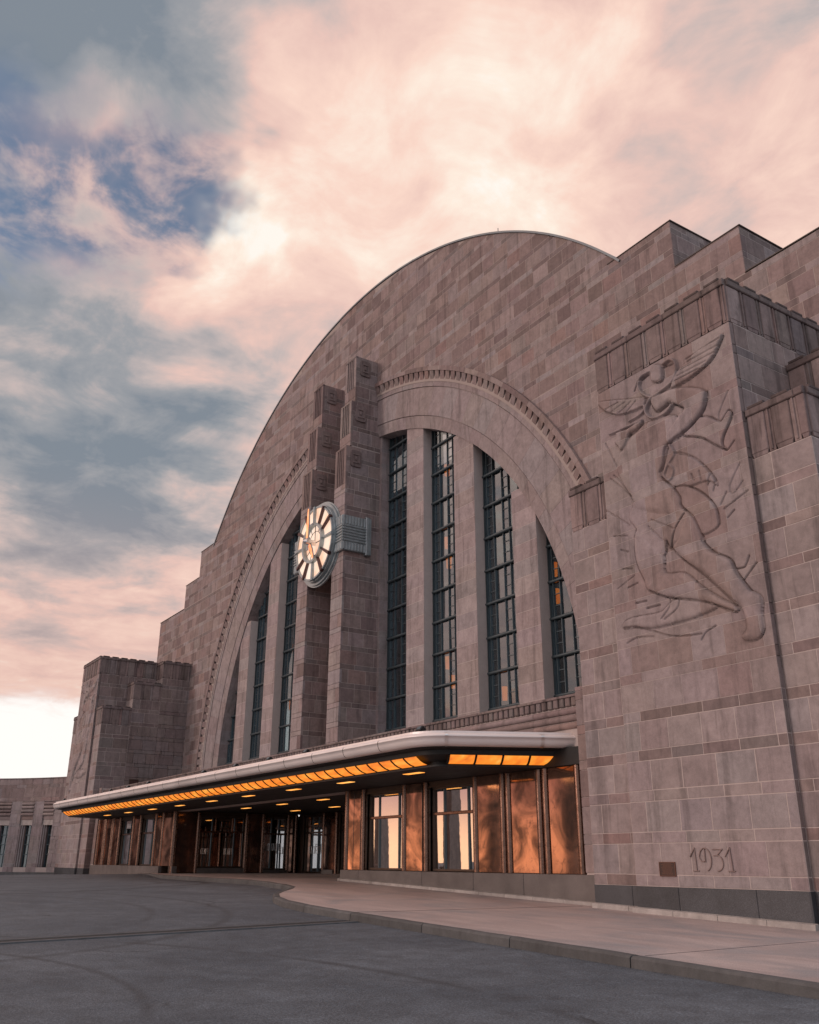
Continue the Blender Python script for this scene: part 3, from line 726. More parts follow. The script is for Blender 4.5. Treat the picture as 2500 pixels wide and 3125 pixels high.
# ------------------------------------------------------------------ twin clock piers
part(station, 'pier_recess_wall', 'mortar', lambda m: m.box(-1.36, 1.36, 0.315, 0.6, 5.0, 22.8), tint=MORTAR)
for s_ in wall_stones(-1.36, 1.36, 5.0, 22.6):
    m = MB(); m.rect(frame_front(0.31), s_[0]+.006, s_[1]-.006, s_[2]+.006, s_[3]-.006, -.03, 0, .006, pick(PAL_DARK)); m.build('stone', 'stone', station.children[-1])
for side in (1, -1):
    xa, xb = (1.30, 2.42) if side > 0 else (-2.42, -1.30)
    LV = [(5.0, 21.40, -1.76), (21.40, 24.02, -1.54), (24.02, 26.75, -1.32)]
    def f(m):
        for z0, z1, y in LV: m.box(xa+.005, xb-.005, y+.10, 0.35, z0, z1-.015, MORTAR)
    cp = part(station, 'clock_pier', 'mortar', f)
    for z0, z1, y in LV:
        ff = frame_front(y); fs = frame_right(xb)
        flz = z1-1.85 if z0 > 10 else z1-2.1
        # plain front stones
        for a, c, sh, k in courses(z0, flz):
            t = pick(PAL_LIGHT if z0 < 10 else PAL); m = MB()
            if sh or k % 2: m.rect(ff, xa, xb, a+.006, c-.006, -.12, 0, .008, t); m.build('front_stone', 'stone', cp)
            else:
                u = xa+rng.choice((.38, .74))
                m.rect(ff, xa, u-.006, a+.006, c-.006, -.12, 0, .006, t); m.build('front_stone', 'stone', cp)
                m = MB(); m.rect(ff, u+.006, xb, a+.006, c-.006, -.12, 0, .006, pick(PAL)); m.build('front_stone', 'stone', cp)
        # fluted head: fillets standing free of the core
        w = xb-xa; t = pick(PAL); cuts = [(0, .20), (.31, .37), (.48, .54), (.65, .71), (.80, 1.0)]
        for p, q in cuts:
            m = MB(); m.rect(ff, xa+w*p, xa+w*q, flz+.006, z1-.10, -.12, 0, .006, t); m.build('fillet', 'stone', cp)
        m = MB(); m.rect(ff, xa, xb, z1-.10, z1, -.12, 0.004, .012, tuple(k*.6 for k in t) if z1 > 26 else t); m.build('head_stone', 'cap_stone', cp)
        m = MB(); m.rect(ff, xa, xb, flz-.09, flz+.006, -.13, -.10, 0, t); m.build('flute_foot', 'stone', cp)
        # side stones and scroll ornament near the top of each stage
        lay(cp, fs, wall_stones(y+.006, 0.35, z0, z1), PAL if z0 > 10 else PAL, PAL_DARK, name='side_stone')
        uc = y+.56; zc_ = z1-.66
        def scroll(m):
            fr = fs; t2 = pick(PAL_DARK, .03)
            def rr(u0, u1, v0, v1, r):
                pts = []
                for cx, cy, a in ((u1-r, v0+r, -90), (u1-r, v1-r, 0), (u0+r, v1-r, 90), (u0+r, v0+r, 180)):
                    for i in range(4): pts.append((cx+r*math.cos(math.radians(a+30*i)), cy+r*math.sin(math.radians(a+30*i))))
                return pts
            m.prism(fr, rr(uc-.31, uc+.31, zc_-.46, zc_+.46, .12), -.02, .075, .02, t2)
            for (a_, b_, c_, e_) in ((uc-.19, uc+.19, zc_+.17, zc_+.25), (uc+.11, uc+.19, zc_-.27, zc_+.17), (uc-.19, uc+.11, zc_-.27, zc_-.19), (uc-.10, uc+.02, zc_-.10, zc_+.10)):
                m.prism(fr, rr(a_, b_, c_, e_, .015), .07, .12, .012, tuple(k*1.1 for k in t2))
        part(cp, 'scroll_ornament', 'stone', scroll)
    # jamb between the pier and the first window
    jx = (2.42, 2.62) if side > 0 else (-2.62, -2.42)
    jb = part(station, 'window_jamb', 'mortar', lambda m: m.box(jx[0]+.01, jx[1]-.01, 0.26, 1.0, 5.0, half_chord(2.5, 16.9)), tint=MORTAR)
    for a, c, sh, k in courses(5.0, half_chord(2.5, 16.9)):
        m = MB(); t = pick(PAL_LIGHT); m.box(jx[0]-.002, jx[1], 0.25, 0.80, a+.006, c-.006, t); m.build('jamb_stone', 'stone', jb)

# ------------------------------------------------------------------ relief carved on the pylon fronts
RELIEF_POLYS = [
 (0.1, 0.1, [(1.0, 9.85), (1.68, 9.44), (2.57, 9.2), (2.83, 8.67), (2.91, 8.34), (2.55, 8.36), (2.2, 8.54), (1.98, 8.47), (1.88, 8.67), (1.74, 8.35), (1.31, 8.51), (0.92, 8.7), (0.87, 8.92), (0.98, 9.22), (0.78, 9.58)]),  # skirt
 (0.12, 0.16, [(1.02, 11.69), (1.28, 11.76), (1.62, 11.89), (1.98, 11.83), (2.43, 11.77), (2.64, 11.51), (2.46, 11.24), (2.24, 11.07), (2.07, 10.75), (1.91, 10.3), (2.24, 9.92), (2.39, 9.6), (2.4, 9.36), (2.65, 9.04), (2.28, 9.15), (1.67, 9.41), (0.99, 9.73), (0.92, 10.05), (0.7, 10.52), (0.53, 10.98), (0.63, 11.39), (0.78, 11.47)]),  # torso
 (0.14, 0.1, [(2.51, 12.44), (2.9, 12.31), (3.3, 12.1), (3.49, 11.89), (3.4, 11.61), (3.21, 11.4), (2.95, 11.26), (2.54, 11.12), (2.24, 11.07), (2.13, 11.24), (2.33, 11.42), (2.55, 11.59), (2.82, 11.77), (2.56, 12.0), (2.37, 12.13), (2.01, 12.06), (1.85, 12.29), (1.9, 12.49), (2.16, 12.46)]),  # arm
 (0.15, 0.07, [(0.61, 12.01), (0.97, 11.96), (1.31, 12.0), (1.49, 11.99), (1.42, 11.86), (1.23, 11.81), (1.07, 11.8), (1.0, 11.67), (0.92, 11.55), (0.83, 11.48), (0.69, 11.49), (0.64, 11.61), (0.52, 11.76), (0.61, 11.85)]),  # head
 (0.11, 0.05, [(0.05, 13.14), (0.26, 12.81), (0.58, 12.58), (0.97, 12.44), (1.35, 12.37), (1.62, 12.39), (1.68, 12.52), (1.54, 12.65), (1.12, 12.78), (0.57, 12.99)]),  # wingL
 (0.12, 0.05, [(4.13, 13.18), (4.0, 12.93), (3.76, 12.68), (3.41, 12.55), (3.02, 12.47), (2.52, 12.45), (2.59, 12.63), (2.76, 12.81), (2.98, 12.93), (3.24, 13.03), (3.68, 13.13)]),  # wingR
 (0.13, 0.06, [(1.97, 13.3), (2.16, 13.3), (2.29, 13.15), (2.24, 12.81), (1.93, 12.93)]),  # knob
 (0.13, 0.14, [(2.57, 9.16), (2.78, 8.68), (2.91, 8.34), (3.14, 8.06), (3.53, 7.78), (3.69, 7.42), (3.91, 7.01), (4.19, 6.77), (4.15, 6.4), (4.15, 6.13), (4.02, 5.94), (3.74, 5.92), (3.6, 6.04), (3.74, 6.18), (3.73, 6.49), (3.63, 6.74), (3.3, 7.1), (2.82, 7.65), (2.33, 8.08), (2.04, 8.43), (2.21, 8.62)]),  # legR
 (0.12, 0.14, [(0.98, 9.22), (0.87, 8.92), (0.89, 8.42), (1.08, 7.89), (1.2, 7.62), (1.76, 7.33), (2.38, 7.12), (2.89, 6.94), (3.44, 6.62), (3.6, 6.63), (3.54, 6.74), (3.2, 6.96), (2.69, 7.38), (2.29, 7.78), (1.74, 7.92), (1.74, 8.35), (1.44, 8.76)]),  # legL
 (0.09, 0.08, [(0.29, 6.87), (0.32, 7.03), (0.63, 7.08), (1.43, 7.03), (1.63, 7.1), (2.03, 7.23), (3.05, 6.85), (2.6, 6.72), (1.96, 6.69), (1.19, 6.71), (0.7, 6.83)]),  # calf
 (0.05, 0.05, [(3.25, 11.38), (3.51, 11.25), (3.75, 11.05), (3.9, 11.15), (4.02, 11.22), (4.08, 11.11), (4.0, 10.94), (3.79, 10.67), (3.73, 10.45), (3.82, 10.31), (3.5, 10.58), (3.18, 10.87), (2.69, 11.11), (2.95, 11.24)]),  # drape1
 (0.05, 0.05, [(2.4, 10.76), (2.85, 10.5), (3.17, 10.14), (3.39, 9.78), (3.45, 9.56), (3.21, 9.76), (2.65, 9.8), (2.24, 9.92), (2.03, 10.22), (2.17, 10.55)]),  # drape2
 (0.045, 0.05, [(2.24, 9.92), (2.65, 9.8), (3.07, 9.45), (3.33, 9.06), (3.37, 8.66), (3.12, 8.54), (2.86, 8.58), (2.65, 9.04), (2.41, 9.39)]),  # shield
]
RELIEF_TUBES = [
 (0.035, 0.13, [(1.91, 13.2), (1.64, 13.21), (1.5, 12.99), (1.61, 12.71), (1.9, 12.49), (2.22, 12.53), (2.54, 12.61), (2.71, 12.81), (2.72, 13.08), (2.57, 13.24), (2.35, 13.21)]),
 (0.035, 0.14, [(1.9, 12.49), (1.72, 12.34), (1.66, 12.15), (1.81, 11.94), (2.03, 11.87), (2.34, 11.9), (2.5, 12.05)]),
 (0.03, 0.1, [(2.26, 11.02), (2.37, 10.73), (2.17, 10.55), (2.01, 10.31), (2.17, 10.13), (2.31, 10.33), (2.19, 10.54)]),
 (0.03, 0.1, [(0.21, 12.95), (0.59, 12.6), (0.97, 12.45), (1.59, 12.39), (1.52, 12.2), (1.08, 12.16)]),
 (0.03, 0.09, [(0.36, 12.08), (0.53, 12.06), (1.47, 12.02)]),
]
RELIEF_GROOVES = [
 (0.05, [(3.49, 11.95), (3.37, 11.54), (2.95, 11.25), (2.34, 11.09), (2.13, 10.99), (2.0, 10.61), (1.89, 10.44)]),
 (0.035, [(3.25, 11.38), (3.51, 11.25), (3.75, 11.04), (3.9, 11.15), (4.01, 11.23), (4.08, 11.11), (4.0, 10.94), (3.79, 10.66), (3.73, 10.45), (3.82, 10.3), (4.04, 10.45)]),
 (0.035, [(2.69, 11.1), (3.18, 10.86), (3.5, 10.57), (3.78, 10.32)]),
 (0.03, [(2.39, 10.75), (2.84, 10.5), (3.17, 10.13), (3.39, 9.77), (3.45, 9.55)]),
 (0.04, [(2.24, 9.93), (2.66, 9.81), (3.08, 9.46), (3.34, 9.05), (3.37, 8.65)]),
 (0.02, [(4.05, 11.7), (3.74, 11.26), (3.75, 11.05)]),
 (0.02, [(4.1, 9.87), (3.78, 9.45), (3.83, 9.23), (4.12, 9.44)]),
 (0.03, [(0.16, 11.89), (0.44, 11.23), (0.48, 11.13)]),
 (0.03, [(0.35, 10.91), (0.67, 10.53), (1.01, 9.93)]),
 (0.05, [(1.93, 10.28), (2.26, 9.88), (2.41, 9.59), (2.42, 9.38), (2.71, 9.02), (2.88, 8.54), (2.92, 8.33), (3.16, 8.03), (3.55, 7.77), (3.67, 7.44), (3.96, 6.96)]),
 (0.05, [(0.98, 9.22), (0.84, 8.81), (0.89, 8.34), (1.08, 7.88)]),
 (0.05, [(1.18, 7.63), (1.75, 7.32), (2.38, 7.12), (2.89, 6.93), (3.52, 6.59)]),
 (0.045, [(2.0, 8.47), (2.33, 8.07), (2.81, 7.6), (3.3, 7.04), (3.58, 6.69)]),
 (0.04, [(0.29, 6.88), (0.7, 6.83), (1.18, 6.64), (1.64, 6.44), (2.1, 6.35), (2.54, 6.31)]),
 (0.05, [(0.72, 7.42), (1.05, 7.4)]),
 (0.05, [(1.05, 7.22), (1.45, 7.21)]),
 (0.025, [(1.76, 7.33), (1.78, 7.1), (1.5, 6.86)]),
 (0.025, [(2.08, 7.22), (2.0, 7.01), (1.6, 6.83)]),
 (0.05, [(1.88, 8.67), (1.91, 8.52), (2.01, 8.49), (2.17, 8.87), (2.48, 9.17)]),
 (0.025, [(1.39, 9.18), (1.79, 8.7)]),
 (0.025, [(1.51, 9.31), (2.15, 8.9)]),
 (0.04, [(4.02, 7.73), (3.87, 7.52), (3.66, 7.53)]),
 (0.04, [(4.17, 7.53), (3.8, 7.23)]),
 (0.035, [(3.8, 8.85), (3.61, 8.73)]),
 (0.03, [(4.21, 9.18), (3.54, 8.96)]),
 (0.035, [(0.38, 8.87), (0.61, 8.76)]),
 (0.035, [(0.38, 8.37), (0.69, 8.3)]),
 (0.035, [(0.51, 7.86), (0.83, 7.9)]),
 (0.03, [(0.18, 9.29), (0.63, 9.17)]),
 (0.02, [(0.16, 7.91), (0.75, 8.11)]),
 (0.03, [(-0.03, 10.07), (0.74, 9.42)]),
 (0.03, [(0.23, 10.86), (0.93, 10.13)]),
 (0.02, [(0.48, 12.65), (1.0, 12.73)]),
 (0.02, [(0.75, 12.51), (1.22, 12.66)]),
 (0.02, [(1.02, 12.42), (1.38, 12.61)]),
 (0.02, [(0.32, 12.81), (0.78, 12.82)]),
 (0.03, [(4.05, 13.08), (3.0, 13.06)]),
 (0.02, [(3.98, 12.92), (2.93, 12.91)]),
 (0.02, [(3.85, 12.79), (2.84, 12.8)]),
 (0.02, [(3.62, 12.68), (2.75, 12.68)]),
 (0.02, [(3.37, 12.59), (2.66, 12.59)]),
 (0.03, [(2.79, 10.07), (2.86, 9.89)]),
 (0.03, [(3.02, 10.07), (3.05, 9.82)]),
 (0.03, [(3.31, 9.89), (3.19, 9.67)]),
 (0.03, [(3.43, 9.73), (3.32, 9.47)]),
 (0.03, [(3.66, 9.33), (3.47, 9.09)]),
 (0.05, [(1.3, 12.94), (1.44, 13.16)]),
 (0.05, [(2.3, 13.15), (2.6, 13.11)]),
 (0.05, [(1.54, 13.11), (1.91, 13.2)]),
 (0.05, [(1.85, 12.29), (2.0, 12.03), (2.42, 12.08), (2.82, 11.77)]),
 (0.03, [(0.33, 6.51), (0.67, 6.58), (1.17, 6.51)]),
 (0.03, [(2.52, 6.17), (2.67, 6.32), (2.95, 6.41)]),
]

def seg_dist(px, pz, pts, closed):
    d = np.full(px.shape, 1e9); n = len(pts)
    for i in range(n if closed else n-1):
        (x0, z0), (x1, z1) = pts[i], pts[(i+1) % n]
        dx, dz = x1-x0, z1-z0; L2 = dx*dx+dz*dz+1e-12
        t = np.clip(((px-x0)*dx+(pz-z0)*dz)/L2, 0, 1)
        d = np.minimum(d, np.hypot(px-x0-t*dx, pz-z0-t*dz))
    return d
def inside(px, pz, pts):
    r = np.zeros(px.shape, bool); n = len(pts)
    for i in range(n):
        (x0, z0), (x1, z1) = pts[i], pts[(i+1) % n]
        if z0 == z1: continue
        cnd = ((z0 > pz) != (z1 > pz)) & (px < (x1-x0)*(pz-z0)/(z1-z0)+x0); r ^= cnd
    return r
def smooth_line(pts, closed):
    out = []; n = len(pts)
    for i in range(n if closed else n-1):
        p0, p1, p2, p3 = [pts[(i+k) % n] if closed else pts[min(max(i+k, 0), n-1)] for k in (-1, 0, 1, 2)]
        for q in range(4):
            t = q/4
            out.append(tuple(0.5*((2*p1[a])+(-p0[a]+p2[a])*t+(2*p0[a]-5*p1[a]+4*p2[a]-p3[a])*t*t+(-p0[a]+3*p1[a]-3*p2[a]+p3[a])*t**3) for a in (0, 1)))
    if not closed: out.append(pts[-1])
    return out
RP = [(h, e, smooth_line(p, True)) for h, e, p in RELIEF_POLYS]
RT = [(w, h, smooth_line(p, False)) for w, h, p in RELIEF_TUBES]
RG = [(h, smooth_line(p, False) if len(p) > 2 else p) for h, p in RELIEF_GROOVES]
def relief_h(u, z):
    h = np.zeros(u.shape)
    for H, e, p in RP:
        us = [q[0] for q in p]; zs = [q[1] for q in p]
        if u.max() < min(us) or u.min() > max(us) or z.max() < min(zs) or z.min() > max(zs): continue
        ins = inside(u, z, p)
        if not ins.any(): continue
        dd = seg_dist(u, z, p, True); t = np.clip(dd/(1.0*e), 0, 1)
        h = np.where(ins, np.maximum(h, 0.30*H+0.42*H*(1-(1-t)**2)), h-0.05*np.exp(-(dd/.020)**2)*(h < .01))
    for w, H, p in RT:
        d = seg_dist(u, z, p, False); h = np.where(d < w*1.3, np.maximum(h, .7*H*np.sqrt(np.clip(1-(d/(w*1.15))**2, 0, 1))+.015), h)
    for H, p in RG:
        us = [q[0] for q in p]; zs = [q[1] for q in p]
        if u.max() < min(us)-.15 or u.min() > max(us)+.15 or z.max() < min(zs)-.15 or z.min() > max(zs)+.15: continue
        d = seg_dist(u, z, p, False); h = h-1.75*H*np.exp(-(d/.017)**2)
    return h
def relief_stone(parent, fr, p, q, a, c, tint, res, umap):
    g = GAP/2; p, q, a, c = p+g, q-g, a+g, c-g
    nu, nz = max(2, int((q-p)/res)), max(2, int((c-a)/res))
    U, Z = np.meshgrid(np.linspace(p, q, nu+1), np.linspace(a, c, nz+1))
    H = relief_h(umap(U), Z)
    vs = [P3(fr, U[j, i], Z[j, i], H[j, i]) for j in range(nz+1) for i in range(nu+1)]
    w = nu+1; fs = [(j*w+i, j*w+i+1, (j+1)*w+i+1, (j+1)*w+i) for j in range(nz) for i in range(nu)]
    m = MB(); m.add(vs, fs, tint, True)
    loop = [i for i in range(w)]+[j*w+nu for j in range(1, nz+1)]+[nz*w+i for i in range(nu-1, -1, -1)]+[j*w for j in range(nz-1, 0, -1)]
    sk = [vs[i] for i in loop]; bk = []
    for i in loop:
        j, k = divmod(i, w); bk.append(P3(fr, U[j, k], Z[j, k], -.08))
    n = len(loop); m.add(sk+bk, [((i+1) % n, i, n+i, n+(i+1) % n) for i in range(n)], tint)
    m.build('relief_stone', 'stone', parent)

# ------------------------------------------------------------------ the two pylons
def cap(parent, fr, u0, u1, ztop, h=1.2, ends=True):
    """weathered coping over a row of flutes"""
    u = u0; i = 0
    while u < u1-.02:
        w = 0.46 if i % 2 == 0 else 0.16
        q = min(u+w, u1)
        m = MB(); t = pick(PAL_DARK if rng.random() < .6 else PAL, .10); low = rng.uniform(-.03, .03)
        if i % 2 == 0:
            vs = []; N = 4
            poly = [(u+.01, ztop-h+.10+low), (q-.01, ztop-h+.10+low), (q-.01, ztop-.17), (u+.01, ztop-.17)]
            m.prism(fr, poly, -.06, .016, .018, t)
            m.prism(fr, [(u+.05, ztop-h+low), (q-.05, ztop-h+low), (q-.02, ztop-h+.11+low), (u+.02, ztop-h+.11+low)], -.06, .006, .01, t)
        else:
            m.rect(fr, u, q, ztop-h+.02, ztop-.17, -.06, -.008, .0, tuple(k*.92 for k in t))
            m.rect(fr, u+.055, q-.055, ztop-h+.06, ztop-.17, -.06, .02, .01, t)
        m.build('flute', 'cap_stone', parent); u = q; i += 1
    u = u0
    while u < u1-.02:
        q = min(u+1.24, u1); m = MB(); t = pick(PAL_DARK, .1); t = tuple(k*.85 for k in t)
        m.rect(fr, u+.002, q-.002, ztop-.175, ztop-.005, -.10, .055, .02, t)
        m.build('coping_stone', 'cap_stone', parent)
        for k in range(2):                                       # raised weathering lugs on the coping
            a = u+.08+k*.62
            if a+.42 < u1:
                m = MB(); m.rect(fr, a, a+.42, ztop-.02, ztop+.055, -.10, .062, .015, tuple(c*.62 for c in t)); m.build('coping_lug', 'cap_stone', parent)
        u = q
def granite_course(parent, fr, u0, u1, ztop, zbot, L=1.95, n1=0.02):
    js = joints(u0, u1, L, L*.62)
    for p, q in zip(js, js[1:]):
        m = MB(); s = rng.uniform(.85, 1.15)
        m.prism(fr, [(p+.004, zbot(p)-.05), (q-.004, zbot(q)-.05), (q-.004, ztop-.004), (p+.004, ztop-.004)], -.06, n1, .006, (0.058*s, 0.062*s, 0.070*s)); m.build('granite_slab', 'granite', parent)
def plinth_kerb(parent, x0, x1, y, dz=0.10, d=0.12):
    x = x0
    while x < x1-.05:
        q = min(x+1.15, x1); m = MB(); s = rng.uniform(.85, 1.1); e = .006
        za, zb = z_walk(x+e), z_walk(q-e)
        m.hexa([(x+e, y-d, za-.1), (q-e, y-d, zb-.1), (x+e, y, za-.1), (q-e, y, zb-.1), (x+e, y-d*.85, za+dz), (q-e, y-d*.85, zb+dz), (x+e, y, za+dz+.015), (q-e, y, zb+dz+.015)], (0.40*s, 0.37*s, 0.35*s))
        m.build('plinth_kerb', 'concrete', parent); x = q

XP1, XP2, YP, ZP, SW = 23.86, 28.19, -5.89, 14.62, 1.46
ST = [(-5.75, 11.10), (-3.84, 12.88), (-1.95, 14.48)]
pylons = {}
for side in (1, -1):
    lab = ('tall brown stone pylon at right carved with a kneeling figure above the date 1931' if side > 0 else 'distant stone pylon left of the canopy with fluted stepped side')
    py = thing('stone_pylon', lab, 'pylon', (side*26.0, -3.0, z_walk(26.0)), 'pylons flanking the entrance')
    pylons[side] = py
    X0, X1 = (XP1, XP2) if side > 0 else (-XP2, -XP1)            # main block
    IN = (XP1-SW, XP1) if side > 0 else (-XP1, -XP1+SW)          # inner stair
    OU = (XP2, XP2+SW) if side > 0 else (-XP2-SW, -XP2)          # outer stair
    zb = z_walk(26)-.3
    def f(m):
        m.box(X0+.005, X1-.005, YP+.005, 0.0, zb, 5.28, MORTAR)
        m.box(X0+.005, X1-.005, YP+.16, 0.0, 5.28, ZP-1.19, MORTAR)
        m.box(X0+.10, X1-.10, YP+.10, 0.0, ZP-1.19, ZP-.03, (0.2, 0.15, 0.13))
        for a, b in (IN, OU):
            for y, z in ST:
                m.box(a+.0055, b-.0055, y+.0055, 0.0, zb, z-1.19, MORTAR)
                m.box(a+.09, b-.09, y+.09, 0.0, z-1.19, z-.03, (0.2, 0.15, 0.13))
    core = part(py, 'core', 'mortar', f)
    fr = frame_front(YP)
    umap = (lambda U: U-XP1) if side > 0 else (lambda U: -U-XP1)
    rel = []
    for (p, q, a, c, s) in wall_stones(X0, X1, 1.085, ZP-1.2, jit=.05):
        t = pick(PAL_LIGHT, .06) if c < 5 else pick(PAL_LIGHT[:3] if rng.random() < .75 else PAL[:1], .05)
        if s and 3.5 < c < 5 and X0+.2 < p: t = pick(PAL_DARK, .04)
        if c > 5.3:
            rel.append((p, q, a, c, s)); relief_stone(py, fr, p, q, a, c, t, 0.016 if side > 0 else 0.06, umap)
        else:
            m = MB(); m.rect(fr, p+.0065, q-.0065, a+.0065, c-.0065, -.05, rng.uniform(-.003, .003), .007, t); m.build('stone', 'stone', py)
    # pointing between the carved stones follows the relief
    jm = MB(); res = 0.03 if side > 0 else 0.06
    for (p, q, a, c, s) in rel:
        for (u0, z0, u1, z1, du, dz) in ((p, a, q, a, 0, GAP*.55), (p, a, p, c, GAP*.55, 0)):
            n = max(2, int((abs(u1-u0)+abs(z1-z0))/res)); U = np.linspace(u0, u1, n+1); Z = np.linspace(z0, z1, n+1)
            H = relief_h(umap(U), Z)-.004
            vs = []
            for i in range(n+1): vs += [P3(fr, U[i]-du, Z[i]-dz, H[i]), P3(fr, U[i]+du, Z[i]+dz, H[i])]
            jm.add(vs, [(2*i, 2*i+2, 2*i+3, 2*i+1) if dz else (2*i, 2*i+1, 2*i+3, 2*i+2) for i in range(n)], MORTAR)
    jm.build('relief_pointing', 'mortar', py, 'stuff')
    cap(py, fr, X0, X1, ZP)
    cap(py, frame_right(X1), YP+.06, ST[2][0], ZP)
    # right-facing flank of the main block above the stair
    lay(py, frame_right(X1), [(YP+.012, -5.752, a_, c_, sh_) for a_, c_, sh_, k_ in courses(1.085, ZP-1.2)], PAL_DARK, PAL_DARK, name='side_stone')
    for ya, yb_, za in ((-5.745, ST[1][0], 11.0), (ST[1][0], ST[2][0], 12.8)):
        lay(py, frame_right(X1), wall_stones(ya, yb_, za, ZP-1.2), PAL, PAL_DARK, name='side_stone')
    # stair fronts, both sides
    for (a, b), inner in ((IN, True), (OU, True)):
        for i, (y, z) in enumerate(ST):
            z0 = 1.085 if i == 0 else ST[i-1][1]-.2
            if z-1.2 > z0: lay(py, frame_front(y), wall_stones(a, b, z0, z-1.2, jit=.04), PAL_LIGHT, PAL, name='stair_stone')
            cap(py, frame_front(y), a, b, z)
    # right-facing flank of the stair
    XS = IN[1] if side < 0 else OU[1]
    ys_ = [ST[0][0]+.012, ST[1][0], ST[2][0], 0.0]
    for i in range(3):
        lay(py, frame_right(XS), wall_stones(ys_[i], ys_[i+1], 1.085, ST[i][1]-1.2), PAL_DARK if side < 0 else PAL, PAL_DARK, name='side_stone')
    ends = [ST[1][0], ST[2][0], 0.0]
    for i, (y, z) in enumerate(ST): cap(py, frame_right(XS), y+.06, ends[i], z)
    # granite base and little kerb
    granite_course(py, fr, X0, X1, 1.085, z_walk)
    granite_course(py, frame_front(ST[0][0]), IN[0], IN[1], 1.085, z_walk)
    granite_course(py, frame_front(ST[0][0]), OU[0], OU[1], 1.085, z_walk)
    zz0 = z_walk(26)-.1
    granite_course(py, frame_right(XS), ST[0][0]-.018, 0.0, 1.085, lambda u: zz0)
    granite_course(py, frame_right(X1), YP-.018, ST[0][0]-.02, 1.085, lambda u: zz0)
    if side > 0:
        plinth_kerb(py, IN[0], IN[1]-.06, ST[0][0]-.02); plinth_kerb(py, X0-.06, X1+.10, YP-.02)

# date on the right pylon: raised numerals
def strokes(m, lines, fr, w, n0, n1, t):
    for pts in lines:
        for (a, b) in zip(pts, pts[1:]):
            dx, dz = b[0]-a[0], b[1]-a[1]; L = math.hypot(dx, dz); ex, ez = dx/L*w*.35, dz/L*w*.35; px, pz = -dz/L*w/2, dx/L*w/2
            m.prism(fr, [(a[0]-ex-px, a[1]-ez-pz), (b[0]+ex-px, b[1]+ez-pz), (b[0]+ex+px, b[1]+ez+pz), (a[0]-ex+px, a[1]-ez+pz)], n0, n1+rng.uniform(0, .001), .006, t)
def arcp(cx, cz, rx, rz, a0, a1, n=9): return [(cx+rx*math.cos(math.radians(a0+(a1-a0)*i/n)), cz+rz*math.sin(math.radians(a0+(a1-a0)*i/n))) for i in range(n+1)]
frp = frame_front(YP); zb_, zt_ = 1.41, 1.86
DIG = [[[(25.62, zb_), (25.60, zt_), (25.47, zt_-.17)], [(25.52, zb_), (25.67, zb_)]],
       [arcp(25.86, zb_+.225, .155, .225, -75, 165, 12)+[(25.715, zt_-.20), (25.76, zt_-.26), (25.83, zt_-.27)], [(25.86, zt_-.02), (25.86, zt_-.27)]],
       [[(26.07, zt_-.03), (26.31, zt_-.03), (26.17, zt_-.15), (26.09, zt_-.15)], [(26.17, zt_-.15)]+arcp(26.15, zb_+.155, .155, .155, 80, -85, 9)],
       [[(26.53, zb_), (26.50, zt_), (26.37, zt_-.17)], [(26.42, zb_), (26.58, zb_)]]]
for lines in DIG:
    part(pylons[1], 'numeral', 'stone', lambda m: strokes(m, lines, frp, .020, -.01, .028, (0.27, 0.20, 0.185)))

# small square window in the flank of the left pylon
xw = -XP1+SW
sw = part(pylons[-1], 'small_window', 'bronze_dark', lambda m: (m.rect(frame_right(xw), -3.50, -2.88, 6.02, 6.06, -.05, .03), m.rect(frame_right(xw), -3.50, -2.88, 6.47, 6.51, -.05, .03), m.rect(frame_right(xw), -3.50, -3.45, 6.06, 6.47, -.05, .03), m.rect(frame_right(xw), -2.93, -2.88, 6.06, 6.47, -.05, .03)))
part(sw, 'pane', 'clock_dark', lambda m: m.rect(frame_right(xw), -3.45, -2.93, 6.06, 6.47, -.03, .008))

# bronze plaque
pq = thing('plaque', 'small dark bronze plaque with copper rim left of the 1931 date', 'plaque', (24.8, YP, 1.3))
part(pq, 'plate', 'plaque_bronze', lambda m: m.rect(frp, 24.60, 25.03, 1.30, 1.575, -.005, .018, .004))
part(pq, 'rim', 'plaque_edge', lambda m: (m.rect(frp, 24.59, 25.04, 1.292, 1.306, -.005, .026, .003), m.rect(frp, 24.59, 25.04, 1.569, 1.583, -.005, .026, .003), m.rect(frp, 24.59, 24.604, 1.306, 1.569, -.005, .026, .003), m.rect(frp, 25.026, 25.04, 1.306, 1.569, -.005, .026, .003)))
def f(m):
    for i in range(11):
        z = 1.545-.021*i; w = rng.uniform(.10, .18); u = 24.815-w
        while u < 24.815+w:
            q = u+rng.uniform(.02, .05); m.rect(frp, u, min(q, 24.815+w), z, z+.008, .015, .021); u = q+.008
part(pq, 'raised_lettering', 'plaque_edge', f, 'stuff')

# ------------------------------------------------------------------ entrance pavilion under the canopy
pav = thing('entrance_pavilion', 'low entrance block of polished brown marble and bronze, with glazed doors under the canopy', 'building', (0, -4, 0.95))
YV = -5.30
par = part(pav, 'parapet_wall', 'mortar', lambda m: m.box(-22.38, 22.38, -5.18, -4.6, 3.9, 5.70), tint=MORTAR)
for i in range(18):
    x0 = -22.38+i*44.76/18; x1 = x0+44.76/18
    for k, z in enumerate((4.93, 5.12, 5.31)):
        m = MB(); t = pick(PAL, .05); m.tube((x0+.005, -5.18, z), (x1-.005, -5.18, z), 0.088, 8, -PI*.55, PI*.55, ref=(0, -1, 0), tint=t); m.build('torus_moulding', 'stone', par)
    m = MB(); m.rect(frame_front(-5.18), x0+.004, x1-.004, 5.66, 5.73, -.5, .10, .012, pick(PAL_DARK)); m.build('coping_stone', 'cap_stone', par)
